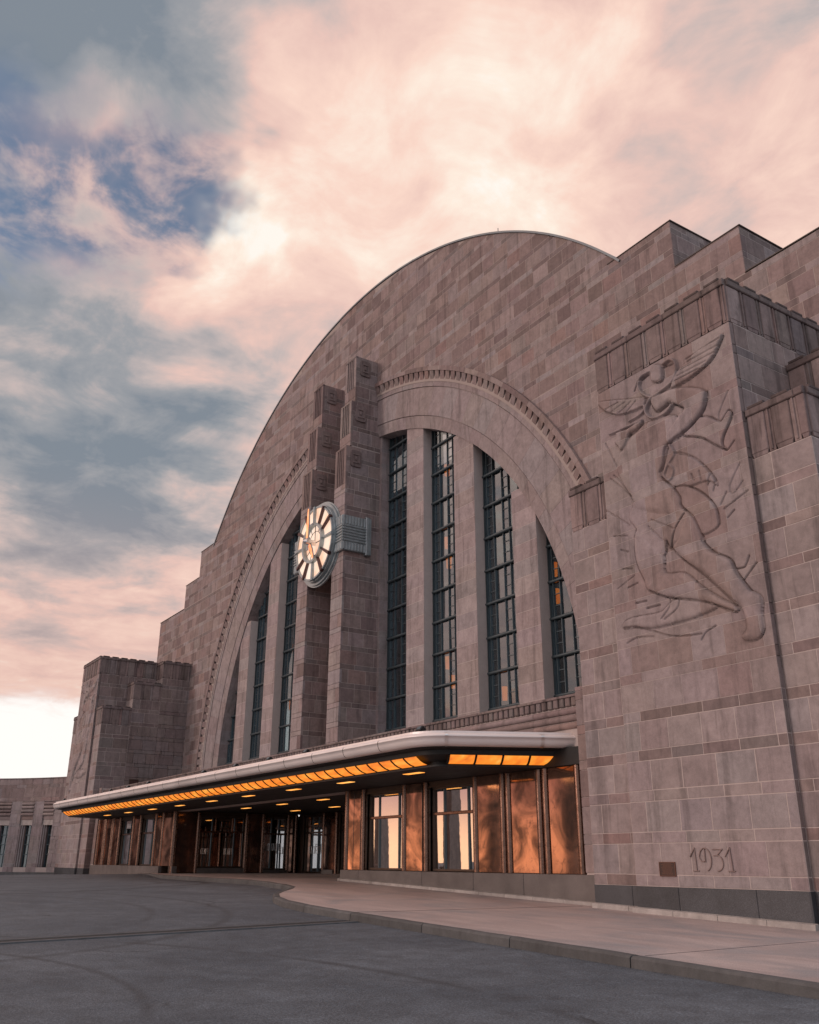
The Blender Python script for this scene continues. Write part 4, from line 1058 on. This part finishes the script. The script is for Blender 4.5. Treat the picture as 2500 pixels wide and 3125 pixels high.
def f(m):
    x = -22.3
    while x < 22.3:
        t = pick(PAL_DARK, .1); m.rect(frame_front(-5.18), x+.02, x+.20, 5.43, 5.66, -.02, .075, .02, t); x += .235
part(par, 'flutes', 'cap_stone', f, 'stuff')
part(pav, 'roof', 'concrete', lambda m: m.box(-22.38, 22.38, -4.6, 0.0, 5.2, 5.4), tint=(0.2, 0.19, 0.18))
part(pav, 'interior_wall', 'interior', lambda m: (m.box(9.0, 22.38, -4.2, -4.1, .4, 3.9), m.box(-22.38, -9.4, -4.2, -4.1, .4, 3.9), m.box(-9.6, -9.4, -4.1, 3.4, .4, 3.9), m.box(-9.5, 10.5, 3.4, 3.5, .4, 3.9), m.box(9.7, 10.3, -5.1, 3.4, .4, 3.9)))
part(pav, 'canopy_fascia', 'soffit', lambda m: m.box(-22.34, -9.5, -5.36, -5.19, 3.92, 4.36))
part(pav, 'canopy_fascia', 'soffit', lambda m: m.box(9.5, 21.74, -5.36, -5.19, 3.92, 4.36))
# backing of the marble (dark slots show between panels)
def backing(fr, u0, u1, holes):
    u = u0
    def f(m):
        u = u0
        for a, b in holes+[(u1, u1)]:
            if a > u: m.rect(fr, u, a, 0.6, 3.92, -.35, -.06)
            u = b
        for a, b in holes: m.rect(fr, a, b, 3.74, 3.92, -.35, -.06)
    part(pav, 'backing', 'bronze_dark', f)
def marble(fr, u0, u1, z0=1.29, z1=3.90):
    m = MB(); m.rect(fr, u0, u1, z0, z1, -.07, rng.uniform(-.004, .004), .008); m.build('marble_panel', 'marble', pav)
def halfround(fr, u, r=0.105, z0=1.29, z1=3.90):
    m = MB(); c0, c1 = P3(fr, u, z0, -.03), P3(fr, u, z1, -.03); m.tube(c0, c1, r, 12, tint=None); m.build('half_round', 'bronze', pav)
def base(fr, edges, ztop=1.28, fl=None):
    for a, b in zip(edges, edges[1:]):
        m = MB(); s = rng.uniform(.9, 1.1); za = (fl(a) if fl else z_walk(8))-.05; zb2 = (fl(b) if fl else z_walk(8))-.05
        m.prism(fr, [(a+.006, za), (b-.006, zb2), (b-.006, ztop), (a+.006, ztop)], -.3, .11, .01, (0.155*s, 0.135*s, 0.128*s)); m.build('base_slab', 'granite', pav)
def glazed(fr, u0, u1, z0, z1, muls, trans, name='window', handles=False, kick=None, gm='glass_front'):
    """framed glazing set back in its opening"""
    d = -.16
    root = part(pav, name, 'bronze_dark', lambda m: (m.rect(fr, u0, u0+.06, z0, z1, d-.06, d+.05), m.rect(fr, u1-.06, u1, z0, z1, d-.06, d+.05), m.rect(fr, u0+.06, u1-.06, z1-.06, z1, d-.06, d+.05), m.rect(fr, u0+.06, u1-.06, z0, z0+.06, d-.06, d+.05)))
    part(root, 'reveal', 'bronze_dark', lambda m: (m.rect(fr, u0-.02, u0, z0, z1, d-.1, 0), m.rect(fr, u1, u1+.02, z0, z1, d-.1, 0), m.rect(fr, u0-.02, u1+.02, z1, z1+.03, d-.1, 0)))
    for u in muls:
        m = MB(); m.rect(fr, u-.028, u+.028, z0+.06, z1-.06, d-.05, d+.04); m.build('mullion', 'window_metal', root)
    for z in trans:
        m = MB(); m.rect(fr, u0+.05, u1-.05, z-.045, z+.045, d-.055, d+.055, .012); m.build('transom', 'bronze', root)
    ue = [u0+.06]+list(muls)+[u1-.06]; ze = [z0+.06]+list(trans)+[z1-.06]
    for a, b in zip(ue, ue[1:]):
        for c, e in zip(ze, ze[1:]):
            t1, t2 = rw.gauss(0, .006), rw.gauss(0, .004); m = MB(); uc, zc_ = (a+b)/2, (c+e)/2
            m.add([P3(fr, u, z, d+(u-uc)*t1+(z-zc_)*t2) for u, z in ((a, c), (b, c), (b, e), (a, e))], [(0, 1, 2, 3)])
            m.add([P3(fr, u, z, d-.012+(u-uc)*t1+(z-zc_)*t2) for u, z in ((a, c), (b, c), (b, e), (a, e))], [(3, 2, 1, 0)])
            m.build('pane', gm, root)
    if kick:
        m = MB(); m.rect(fr, u0+.06, u1-.06, z0, z0+kick, d-.03, d+.035, .006); m.build('kick_plate', 'bronze', root)
    if handles:
        for u in muls:
            for s in (-1, 1):
                m = MB(); p = P3(fr, u+s*.12, z0+.95, d+.10); q = P3(fr, u+s*.12, z0+1.30, d+.10); m.tube(p, q, .016, 6)
                for zq in (z0+.97, z0+1.28): m.tube(P3(fr, u+s*.12, zq, d), P3(fr, u+s*.12, zq, d+.10), .012, 6)
                m.build('door_handle', 'seam', root)
    return root
FRW = frame_front(YV)
for sgn in (1, -1):
    S = lambda a, b: (a, b) if sgn > 0 else (-b, -a)
    backing(FRW, *S(9.5, 22.35), [S(11.05, 13.34), S(14.86, 17.13)] if sgn > 0 else [S(14.86, 17.13), S(11.05, 13.34)])
    for a, b in ((9.82, 10.19), (10.21, 10.66), (13.56, 14.47), (17.34, 18.37), (18.87, 19.92), (20.43, 21.44)): marble(FRW, *S(a, b))
    for u in (9.70, 10.84, 13.44, 14.67, 17.23, 18.49, 18.745, 20.045, 20.30, 21.55): halfround(FRW, sgn*u)
    for a, b in ((11.05, 13.34), (14.86, 17.13)):
        p, q = S(a, b); mu = [p+(q-p)*.28, p+(q-p)*.82] if sgn > 0 else [p+(q-p)*.22, p+(q-p)*.72]
        glazed(FRW, p, q, 1.30, 3.73, mu, [2.945])
    e = [9.5, 10.76, 14.6, 17.2, 19.4, 22.33]; e = e if sgn > 0 else [-v_ for v_ in e[::-1]]
    base(FRW, e, 1.28, z_walk)
    # stone strip pilaster beside the pylon
    sp = part(pav, 'strip_pilaster', 'mortar', lambda m: m.box(*sorted((sgn*21.77, sgn*22.34)), -5.37, -4.6, 0.5, 5.83), tint=MORTAR)
    for a, c, sh, k in courses(1.29, 5.86):
        m = MB(); u0, u1 = S(21.75, 22.36); m.rect(frame_front(-5.39), u0, u1, a+.006, c-.006, -.05, 0, .008, pick(PAL)); m.build('stone', 'stone', sp)
plinth_kerb(pav, 9.5, 22.36, YV-.115, .075, .10)
marble(FRW, -9.55, -8.1); halfround(FRW, -8.05)
# left side of the door recess (faces right) and its back wall
FRL = frame_right(-8.0)
backing(FRL, -5.3, 1.7, [(-3.9, -1.42), (-.25, 1.05)])
for a, b in ((-5.12, -4.10), (-1.22, -.46)): marble(FRL, a, b, 1.0)
for u in (-5.22, -4.0, -1.32, -.36, 1.14, 1.6): halfround(FRL, u, .105, .95)
glazed(FRL, -3.9, -1.42, 1.22, 3.70, [-3.2, -1.95], [2.95])
base(FRL, [-5.28, -5.0]); base(FRL, [-3.95, -1.40], 1.20)
glazed(FRL, -.25, 1.05, 1.12, 3.75, [.18, .62], [2.90], 'door', True)
base(FRL, [-.3, 1.1], 1.10); marble(FRL, 1.2, 1.52, 1.0)
FRB = frame_front(1.7)
doors = [(-7.35, -5.15), (-3.35, -1.15), (.65, 2.85), (4.65, 6.85)]
backing(FRB, -8.0, 9.5, doors)
for a, b in doors:
    glazed(FRB, a, b, .97, 3.85, [a+(b-a)*.36, a+(b-a)*.68], [2.96, 3.28], 'door', True, None)
    marble(FRB, b+.22, b+1.35, 1.15); halfround(FRB, b+.1, .09, .95); halfround(FRB, b+1.48, .105, .95)
    base(FRB, [b+.2, b+1.38], 1.14)
FRR = frame_left(9.5)
backing(FRR, -1.7, 5.3, [])
for k in range(5): marble(FRR, -1.6+k*1.36, -.32+k*1.36, 1.0)

# ------------------------------------------------------------------ canopy
can = thing('entrance_canopy', 'long flat metal canopy with rounded nose and glowing amber light band', 'canopy', (0, -7, 3.9))
CY, CR = 8.86, 1.30
V_ = [Vector((21.50, -5.12)), Vector((19.62, -CY)), Vector((-19.62, -CY)), Vector((-21.50, -5.12))]
d1 = (V_[1]-V_[0]).normalized(); d2 = (V_[2]-V_[1]).normalized(); TURN = math.acos(d1.dot(d2)); TL = CR*math.tan(TURN/2)
L1 = (V_[1]-V_[0]).length-TL; LA = CR*TURN; LF = (V_[2]-V_[1]).length-2*TL; LT = 2*L1+2*LA+LF
CC = V_[0]+d1*L1+Vector((d1.y, -d1.x))*CR        # centre of the right corner
CX = 21.5
def cpath(s):
    """point and outward normal on the canopy edge; s runs from the right wall end round the front to the left wall end"""
    if s > LT/2:
        x, y, nx, ny = cpath(LT-s); return (-x, y, -nx, ny)
    if s < L1:
        p = V_[0]+d1*s; n = Vector((-d1.y, d1.x)); return (p.x, p.y, n.x, n.y)
    s -= L1
    if s < LA:
        n0 = Vector((-d1.y, d1.x)); a = -s/CR; n = Vector((n0.x*math.cos(a)-n0.y*math.sin(a), n0.x*math.sin(a)+n0.y*math.cos(a)))
        p = CC+n*CR; return (p.x, p.y, n.x, n.y)
    s -= LA; p = V_[1]+d2*(TL+s)
    return (p.x, p.y, 0, -1)
def sweep(m, s0, s1, prof, tint=None, smooth=True, closed=False, step=0.25, caps=True):
    brk = [L1, L1+LA, L1+LA+LF, L1+2*LA+LF]
    st = [s0]
    for b in brk+[s1]:
        if b <= st[-1]+1e-6 or b > s1+1e-6: continue
        mid = 0.5*(st[-1]+b); curved = (L1 < mid < L1+LA) or (L1+LA+LF < mid < L1+2*LA+LF)
        n = max(1, int((b-st[-1])/step)) if curved else 1
        a = st[-1]; st += [a+(b-a)*(i+1)/n for i in range(n)]
    vs = []; q = len(prof)
    for s in st:
        x, y, nx, ny = cpath(min(s, LT))
        vs += [(x-nx*d, y-ny*d, z) for d, z in prof]
    fs = []
    for i in range(len(st)-1):
        for j in range(q if closed else q-1):
            k = (j+1) % q; fs.append((i*q+j, i*q+k, (i+1)*q+k, (i+1)*q+j))
    m.add(vs, fs, tint, smooth)
    if caps and closed: m.add(vs[:q], [tuple(range(q))]); m.add(vs[-q:], [tuple(range(q))[::-1]])
ZB, ZT_ = 4.365, 4.685
bull = [(.26, ZT_+.002), (.10, ZT_)]+[(.10-.10*math.sin(math.radians(t)), ZT_-.10*(1-math.cos(math.radians(t)))) for t in (20, 45, 70, 90)]+[(.004, ZB+.22), (.02, ZB+.13), (.05, ZB+.065), (.09, ZB+.025), (.15, ZB+.004), (.26, ZB)]
seams = [0.0, .95, L1+.1]
x = 17.55
while x > -18.2:
    seams.append(L1+LA+(19.62-TL-x)); x -= 1.945
seams += [LT-L1-.1, LT-.95, LT]
for a, b in zip(seams, seams[1:]):
    m = MB(); sweep(m, a+.013, b-.013, bull, step=.12); m.build('nose_panel', 'aluminium', can)
big = [(d-.012, z+(.010 if z > 4.6 else -.010 if z < 4.45 else 0)) for d, z in bull]
part(can, 'nose_core', 'bronze_dark', lambda m: sweep(m, .02, LT-.02, [(d+.012, z+(-.012 if z > 4.54 else .012)) for d, z in bull], step=.12))
for s in [v_ for v_ in seams[1:-1] if v_ < L1+1 or v_ > LT-L1-1]:
    m = MB(); sweep(m, s-.04, s+.04, big, step=.05); m.build('seam_cover', 'seam', can)
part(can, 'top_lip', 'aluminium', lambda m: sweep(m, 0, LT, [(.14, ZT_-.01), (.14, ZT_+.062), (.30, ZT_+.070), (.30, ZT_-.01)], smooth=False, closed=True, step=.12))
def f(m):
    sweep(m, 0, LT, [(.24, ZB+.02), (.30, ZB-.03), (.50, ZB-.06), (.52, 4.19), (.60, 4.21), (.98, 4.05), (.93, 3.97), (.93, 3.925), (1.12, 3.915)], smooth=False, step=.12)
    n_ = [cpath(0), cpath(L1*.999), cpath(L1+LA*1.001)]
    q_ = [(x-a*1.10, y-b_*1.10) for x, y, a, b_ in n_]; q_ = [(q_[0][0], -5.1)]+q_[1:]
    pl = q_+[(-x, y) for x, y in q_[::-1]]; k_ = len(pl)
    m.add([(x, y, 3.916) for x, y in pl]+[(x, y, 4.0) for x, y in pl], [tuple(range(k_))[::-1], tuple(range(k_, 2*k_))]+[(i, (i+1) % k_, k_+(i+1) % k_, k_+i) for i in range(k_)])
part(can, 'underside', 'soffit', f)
def f(m):
    n_ = [cpath(LT*i/80) for i in range(81)]; pl = [(x-a*.28, y-b_*.28) for x, y, a, b_ in n_]; k_ = len(pl)
    m.add([(x, y, 4.66) for x, y in pl]+[(x, y, 4.735) for x, y in pl], [tuple(range(k_))[::-1], tuple(range(k_, 2*k_))]+[(i, (i+1) % k_, k_+(i+1) % k_, k_+i) for i in range(k_)])
part(can, 'deck', 'roof_metal', f)
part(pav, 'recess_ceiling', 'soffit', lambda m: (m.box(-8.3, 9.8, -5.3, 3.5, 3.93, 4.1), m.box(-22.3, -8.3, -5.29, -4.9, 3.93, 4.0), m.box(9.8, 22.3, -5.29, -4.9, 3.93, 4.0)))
# amber light band: one curved panel after another
lp = [(.545, 4.182), (.60, 4.135), (.68, 4.075), (.78, 4.022), (.905, 3.985)]
ls = []
s = L1+LA+.15; e = L1+LA+LF-.15; n = 58
ls += [(s+(e-s)*i/n, s+(e-s)*(i+1)/n) for i in range(n)]
for a in (0.45, LT-L1+.05):
    n = 4; w = (L1-.50)/n; ls += [(a+w*i, a+w*(i+1)) for i in range(n)]
for a, b in ls:
    m = MB(); sweep(m, a+.030, b-.030, lp); m.build('light_panel', 'amber', can)
    m = MB(); sweep(m, b-.024, b+.024, [(d_-.014, z_-.014) for d_, z_ in lp]+[(d_+.02, z_+.02) for d_, z_ in lp[::-1]], closed=True, smooth=False); m.build('light_rib', 'soffit', can)
# recessed ceiling lights
for x, y in [(17, -7.3), (13, -7.25), (9.2, -7.2), (5.1, -7.1), (1.1, -7.0), (-3, -6.9), (-7, -6.85), (-11, -6.8), (-15, -6.75)]:
    part(can, 'ceiling_light', 'lamp_warm', lambda m: m.box(x-.42, x+.42, y-.10, y+.10, 3.905, 3.92))
for x, y in [(4.6, -3.55), (.55, -3.45), (-3.5, -3.4), (8.2, -3.6), (0.05, -.5), (-4.2, -.4), (4.3, -.5)]:
    part(pav, 'ceiling_light', 'lamp_warm', lambda m: m.box(x-.40, x+.40, y-.10, y+.10, 3.917, 3.935))
# floodlights on the canopy roof
FLX = [(18.9, 'nearest the rounded canopy corner'), (12.3, 'second from the rounded corner'), (9.5, 'third from the rounded corner'), (6.6, 'below the right clock pier'), (3.4, 'left of the clock piers'), (-3.4, 'first of the far row'), (-6.4, 'second of the far row'), (-9.3, 'third of the far row'), (-18.6, 'alone at the far left end')]
fl0 = thing('floodlight', 'x', 'floodlight', (0, -8.35, 4.74), 'floodlights along the canopy roof')
def f(m):
    fr = ((0, 0, .20), (1, 0, 0), (0, -.5, .866), (0, -.866, -.5))
    m.prism(((0, 0, .17), (1, 0, 0), (0, .64, .77), (0, -.77, .64)), [(-.17, -.12), (.17, -.12), (.17, .12), (-.17, .12)], -.13, .10, .03)
part(fl0, 'housing', 'black', f, local=True)
part(fl0, 'bracket', 'black', lambda m: (m.box(-.20, -.18, -.03, .03, 0, .2), m.box(.18, .20, -.03, .03, 0, .2), m.box(-.20, .20, -.05, .05, 0, .02)), local=True)
part(fl0, 'lens', 'window_metal', lambda m: m.prism(((0, 0, .17), (1, 0, 0), (0, .64, .77), (0, -.77, .64)), [(-.13, -.08), (.13, -.08), (.13, .08), (-.13, .08)], .08, .105), local=True)
for i, (x, w) in enumerate(FLX):
    o = fl0 if i == 0 else copy_tree(fl0, (x, -8.35, 4.74))
    o.location = (x, -8.35, 4.74); o.scale = (.66, .66, .66); o['label'] = 'small black floodlight on the canopy roof, '+w

# ------------------------------------------------------------------ clock
ck = thing('station_clock', 'big round lit clock with glowing hands mounted between the twin stone piers', 'clock', (0, -1.9, 14.5))
C0 = (0, 0, 16.70); UX, UZ, NY = (1, 0, 0), (0, 0, 1), (0, -1, 0)
part(ck, 'back_disc', 'clock_metal', lambda m: (m.disc(C0, UX, UZ, 0.05, 2.24, 1.70, 1.80, NY, 72), m.disc(C0, UX, UZ, 1.9, 2.16, 1.78, 1.90, NY, 72), m.disc(C0, UX, UZ, 1.75, 2.02, 1.88, 2.06, NY, 72)))
part(ck, 'rim', 'clock_metal', lambda m: m.disc(C0, UX, UZ, 1.86, 1.95, 2.0, 2.17, NY, 72))
for k in range(12):
    a = math.radians(30*k)
    m = MB(); m.disc(C0, UX, UZ, 1.02, 1.86, 2.02, 2.10, NY, 8, a+.035, a+math.radians(30)-.035); m.build('dial_panel', 'dial_light', ck)
    c, s = math.cos(a), math.sin(a); fr = ((C0[0], 0, C0[2]), (c, 0, s), (-s, 0, c), (0, -1, 0))
    m = MB(); m.prism(fr, [(1.0, -.045), (1.98, -.085), (1.98, .085), (1.0, .045)], 2.0, 2.24, .02); m.build('hour_marker', 'clock_dark' if k % 3 else 'clock_metal', ck)
part(ck, 'inner_collar', 'clock_metal', lambda m: m.disc(C0, UX, UZ, .93, 1.06, 2.02, 2.30, NY, 56))
idl = part(ck, 'inner_dial', 'dial_light', lambda m: m.disc(C0, UX, UZ, .01, .93, 2.0, 2.08, NY, 48))
def f(m):
    m.disc(C0, UX, UZ, .62, .645, 2.07, 2.095, NY, 48)
    for k in range(12):
        a = math.radians(30*k); c, s = math.cos(a), math.sin(a); fr = ((C0[0], 0, C0[2]), (c, 0, s), (-s, 0, c), (0, -1, 0))
        m.rect(fr, .63, .93, -.014, .014, 2.07, 2.095)
    m.rect(((0, 0, C0[2]), UX, UZ, NY), -.02, .02, 0, .93, 2.07, 2.10); m.rect(((0, 0, C0[2]), UX, UZ, NY), 0, .62, -.02, .02, 2.07, 2.10)
part(ck, 'dial_lines', 'black', f)
part(ck, 'hub', 'seam', lambda m: (m.tube((0, -2.08, C0[2]), (0, -2.62, C0[2]), .15, 14), m.tube((0, -2.62, C0[2]), (0, -2.78, C0[2]), .15, 14, r1=.03)))
def hand(name, ang, L, w, tail, n):
    a = math.radians(90-ang); c, s = math.cos(a), math.sin(a); fr = ((0, 0, C0[2]), (c, 0, s), (-s, 0, c), (0, -1, 0))
    h = part(ck, name, 'clock_metal', lambda m: m.prism(fr, [(-tail, -w*.5), (.1, -w*.5), (L*.45, -w*.62), (L, -.03), (L, .03), (L*.45, w*.62), (.1, w*.5), (-tail, w*.5)], n, n+.05))
    def tubes(m):
        for o_ in (-1, 0, 1):
            m.tube(P3(fr, .2, o_*w*.34, n+.09), P3(fr, L*.5, o_*w*.42, n+.09), .016, 6); m.tube(P3(fr, L*.5, o_*w*.42, n+.09), P3(fr, L*.98, o_*.02, n+.09), .016, 6)
    part(h, 'neon_tubes', 'neon', tubes)
hand('minute_hand', 2, 1.80, .17, .45, 2.48)
hand('hour_hand', 152, 1.12, .17, .30, 2.36)
# bracket straps that clasp the piers
for sgn in (1, -1):
    x0, x1 = (1.24, 2.60) if sgn > 0 else (-2.60, -1.24)
    br = part(ck, 'bracket', 'clock_metal', lambda m: (m.box(x0, x1, -1.93, -1.765, 15.72, 17.52), m.box(*((2.43, 2.60) if sgn > 0 else (-1.29, -1.12)), -1.765, -.60, 15.72, 17.52)))
    xr = x1 if sgn > 0 else -1.12
    for z in (15.95, 16.12, 16.29, 16.46, 16.63, 16.80, 16.97, 17.14):
        pass
    for k in range(6):
        z = 16.22+.15*k
        part(br, 'reed', 'clock_metal', lambda m: (m.tube((x0, -1.93, z), (x1, -1.93, z), .055, 8), m.tube((xr, -1.93, z), (xr, -.60, z), .055, 8)))
    def f(m):
        for z0, z1 in ((15.74, 16.12), (17.06, 17.50)):
            u = x0+.02
            while u < x1-.1: m.rect(frame_front(-1.93), u, u+.11, z0, z1, -.02, .035, .015); u += .17
            u = -1.90
            while u < -.65: m.rect(frame_right(xr), u, u+.11, z0, z1, -.02, .035, .015); u += .17
    part(br, 'flutes', 'clock_metal', f, 'stuff')
    part(br, 'end_plate', 'clock_metal', lambda m: (m.rect(frame_right(xr), -.62, -.42, 15.62, 17.62, -.15, .06, .03), m.rect(frame_right(xr), -.44, -.30, 15.66, 17.58, -.15, .03, .02)))

# ------------------------------------------------------------------ curved wing at the far left
wing = thing('curved_wing', 'low curved stone wing with narrow windows at the far left edge', 'building', (-33, -8, 0.3))
WC, WR, WT0 = (-23.0, -19.5), 15.68, 115.1
def wfr(s, d=0.0):
    t = math.radians(WT0)+s/WR; c, sn = math.cos(t), math.sin(t)
    return ((WC[0]+(WR+d)*c, WC[1]+(WR+d)*sn, 0), (sn, -c, 0), (0, 0, 1), (-c, -sn, 0))
SE = 12.0
OPEN = [(1.5, 2.5), (3.36, 4.42), (5.28, 6.36), (7.2, 8.26), (9.1, 10.16)]
ZW0, ZW1, ZWR, ZWT = 1.06, 3.85, 5.45, 7.10
def f(m):
    s = -1.0
    while s < 27:
        for (z0, z1, d0) in ((0.0, ZW0, .02), (ZWR, ZWT-.02, .02)):
            fr = wfr(s+.25); m.rect(fr, -.26, .26, z0, z1, -1.2, -d0)
        fr = wfr(s+.25)
        m.rect(fr, -.26, .26, ZW0, ZWR, -1.2, -.62 if s < SE else -.02)
        s += .5
    piers = [-1.0]+[v_ for o_ in OPEN for v_ in o_]+[SE]
    for a, b in zip(piers[::2], piers[1::2]):
        fr = wfr((a+b)/2); m.rect(fr, -(b-a)/2+.01, (b-a)/2-.01, ZW0, ZWR, -.62, -.02)
wcore = part(wing, 'core', 'mortar', f, tint=MORTAR)
def wstones(s0, s1, z0, z1, pal, d=0.0, name='stone', L=.95):
    for (p, q, a, c, sh) in wall_stones(s0, s1, z0, z1, L=L):
        fr = wfr((p+q)/2, d); m = MB(); m.rect(fr, -(q-p)/2+.006, (q-p)/2-.006, a+.006, c-.006, -.06, 0, .006, pick(pal)); m.build(name, 'stone', wing)
wstones(-.8, SE, ZWR, ZWT-.08, PAL)
for i in range(13):
    fr = wfr(-.4+i*1.0); m = MB(); m.rect(fr, -.5, .5, ZWT-.08, ZWT, -1.2, .03, .01, pick(PAL_DARK)); m.build('coping_stone', 'cap_stone', wing)
edges_ = [-.8]+[v_ for o_ in OPEN for v_ in o_]+[SE]
for a, b in zip(edges_[::2], edges_[1::2]):
    wstones(a, b, .75, ZWR, PAL_LIGHT, L=1.2)
    zb3 = lambda u: 0.1
    n = max(1, round((b-a)/1.2))
    for i in range(n):
        p, q = a+(b-a)*i/n, a+(b-a)*(i+1)/n; fr = wfr((p+q)/2); m = MB(); m.rect(fr, -(q-p)/2+.004, (q-p)/2-.004, 0.0, .745, -.06, .02, .006, (0.13, 0.135, 0.14)); m.build('granite_slab', 'granite', wing)
for a, b in OPEN:
    w = b-a; fr = wfr((a+b)/2)
    m = MB(); m.rect(fr, -w/2+.004, w/2-.004, 0.0, .745, -.06, .012, .006, (0.12, 0.125, 0.13)); m.build('granite_slab', 'granite', wing)
    m = MB(); m.rect(fr, -w/2, w/2, .75, ZW0, -.55, -.03, .01, pick(PAL_LIGHT)); m.build('sill', 'stone', wing)
    m = MB(); m.rect(fr, -w/2, w/2, ZW1, 4.22, -.55, -.10, .01, (0.50, 0.43, 0.40)); m.build('lintel', 'stone', wing)
    m = MB(); m.rect(fr, -w/2, w/2, 4.22, 4.46, -.55, -.06, .01, pick(PAL)); m.build('spandrel', 'stone', wing)
    for k in range(4):
        z = 4.58+.245*k; m = MB(); m.tube(P3(fr, -w/2, z, -.07), P3(fr, w/2, z, -.07), .118, 8, ref=(0, 0, 1), tint=pick(PAL)); m.build('reed_moulding', 'stone', wing)
    for k, (u, n_) in enumerate(((-w/2+.05, -.06), (-w/2+.15, -.16), (-w/2+.25, -.26))):
        m = MB(); m.tube(P3(fr, u, ZW0, n_), P3(fr, u, ZW1, n_), .055, 8, tint=pick(PAL_LIGHT)); m.build('jamb_reed', 'stone', wing)
        m = MB(); m.rect(fr, u-.05, u+.05, ZW0, ZW1, -.6, n_-.02, 0, pick(PAL)); m.build('jamb_backing', 'stone', wing)
    wroot = part(wing, 'window', 'window_metal', lambda m: (m.rect(fr, -w/2+.30, -w/2+.36, ZW0, ZW1, -.50, -.40), m.rect(fr, w/2-.06, w/2, ZW0, ZW1, -.50, -.40), m.rect(fr, -.02+.15, .02+.15, ZW0, ZW1, -.49, -.42)))
    for z in (1.9, 2.55, 3.2):
        m = MB(); m.rect(fr, -w/2+.36, w/2-.06, z-.035, z+.035, -.49, -.40); m.build('transom', 'window_metal', wroot)
    for z0, z1 in zip((ZW0, 1.9, 2.55, 3.2), (1.9, 2.55, 3.2, ZW1)):
        m = MB(); t1 = rw.gauss(0, .01)
        m.add([P3(fr, u, z, -.46+u*t1) for u, z in ((-w/2+.3, z0), (w/2, z0), (w/2, z1), (-w/2+.3, z1))], [(0, 1, 2, 3)]); m.build('pane', 'glass', wroot)

# ------------------------------------------------------------------ lamp pillars on the forecourt, outside the picture but mirrored in the doors
lp0 = thing('lamp_pillar', 'x', 'lamp', (0, 0, 0), 'lamp pillars on the forecourt')
def f(m):
    m.prism(((0, 0, 0), (1, 0, 0), (0, 1, 0), (0, 0, 1)), [(-.5, -.5), (.5, -.5), (.5, .5), (-.5, .5)], -.3, .35, .03, (0.3, 0.24, 0.22))
    a, b = .36, .27
    m.hexa([(-a, -a, .35), (a, -a, .35), (-a, a, .35), (a, a, .35), (-b, -b, 4.7), (b, -b, 4.7), (-b, b, 4.7), (b, b, 4.7)], (0.34, 0.27, 0.245))
part(lp0, 'shaft', 'stone', f, local=True)
part(lp0, 'lantern', 'lantern_light', lambda m: m.box(-.26, .26, -.26, .26, 4.78, 5.72), local=True)
def f(m):
    for sx in (-1, 1):
        for sy in (-1, 1): m.box(sx*.28-.04, sx*.28+.04, sy*.28-.04, sy*.28+.04, 4.70, 5.78)
    m.box(-.40, .40, -.40, .40, 5.78, 5.95); m.box(-.30, .30, -.30, .30, 5.95, 6.15)
part(lp0, 'lantern_frame', 'bronze_dark', f, local=True)
for i, (x, y, w) in enumerate([(-0.6, -17.2, 'mirrored as the large pillar in the nearest entrance window'), (-14.9, -21.6, 'mirrored in the second entrance window'), (-2.9, -22.0, 'mirrored in the marble panel beside the nearest window'), (3.4, -22.0, 'mirrored in the last marble panel beside the pylon')]):
    loc = (x, y, z_road(x, y)); o = lp0 if i == 0 else copy_tree(lp0, loc); o.location = loc
    o['label'] = 'stone lamp pillar with lit lantern, '+w
bpy.context.view_layer.update()
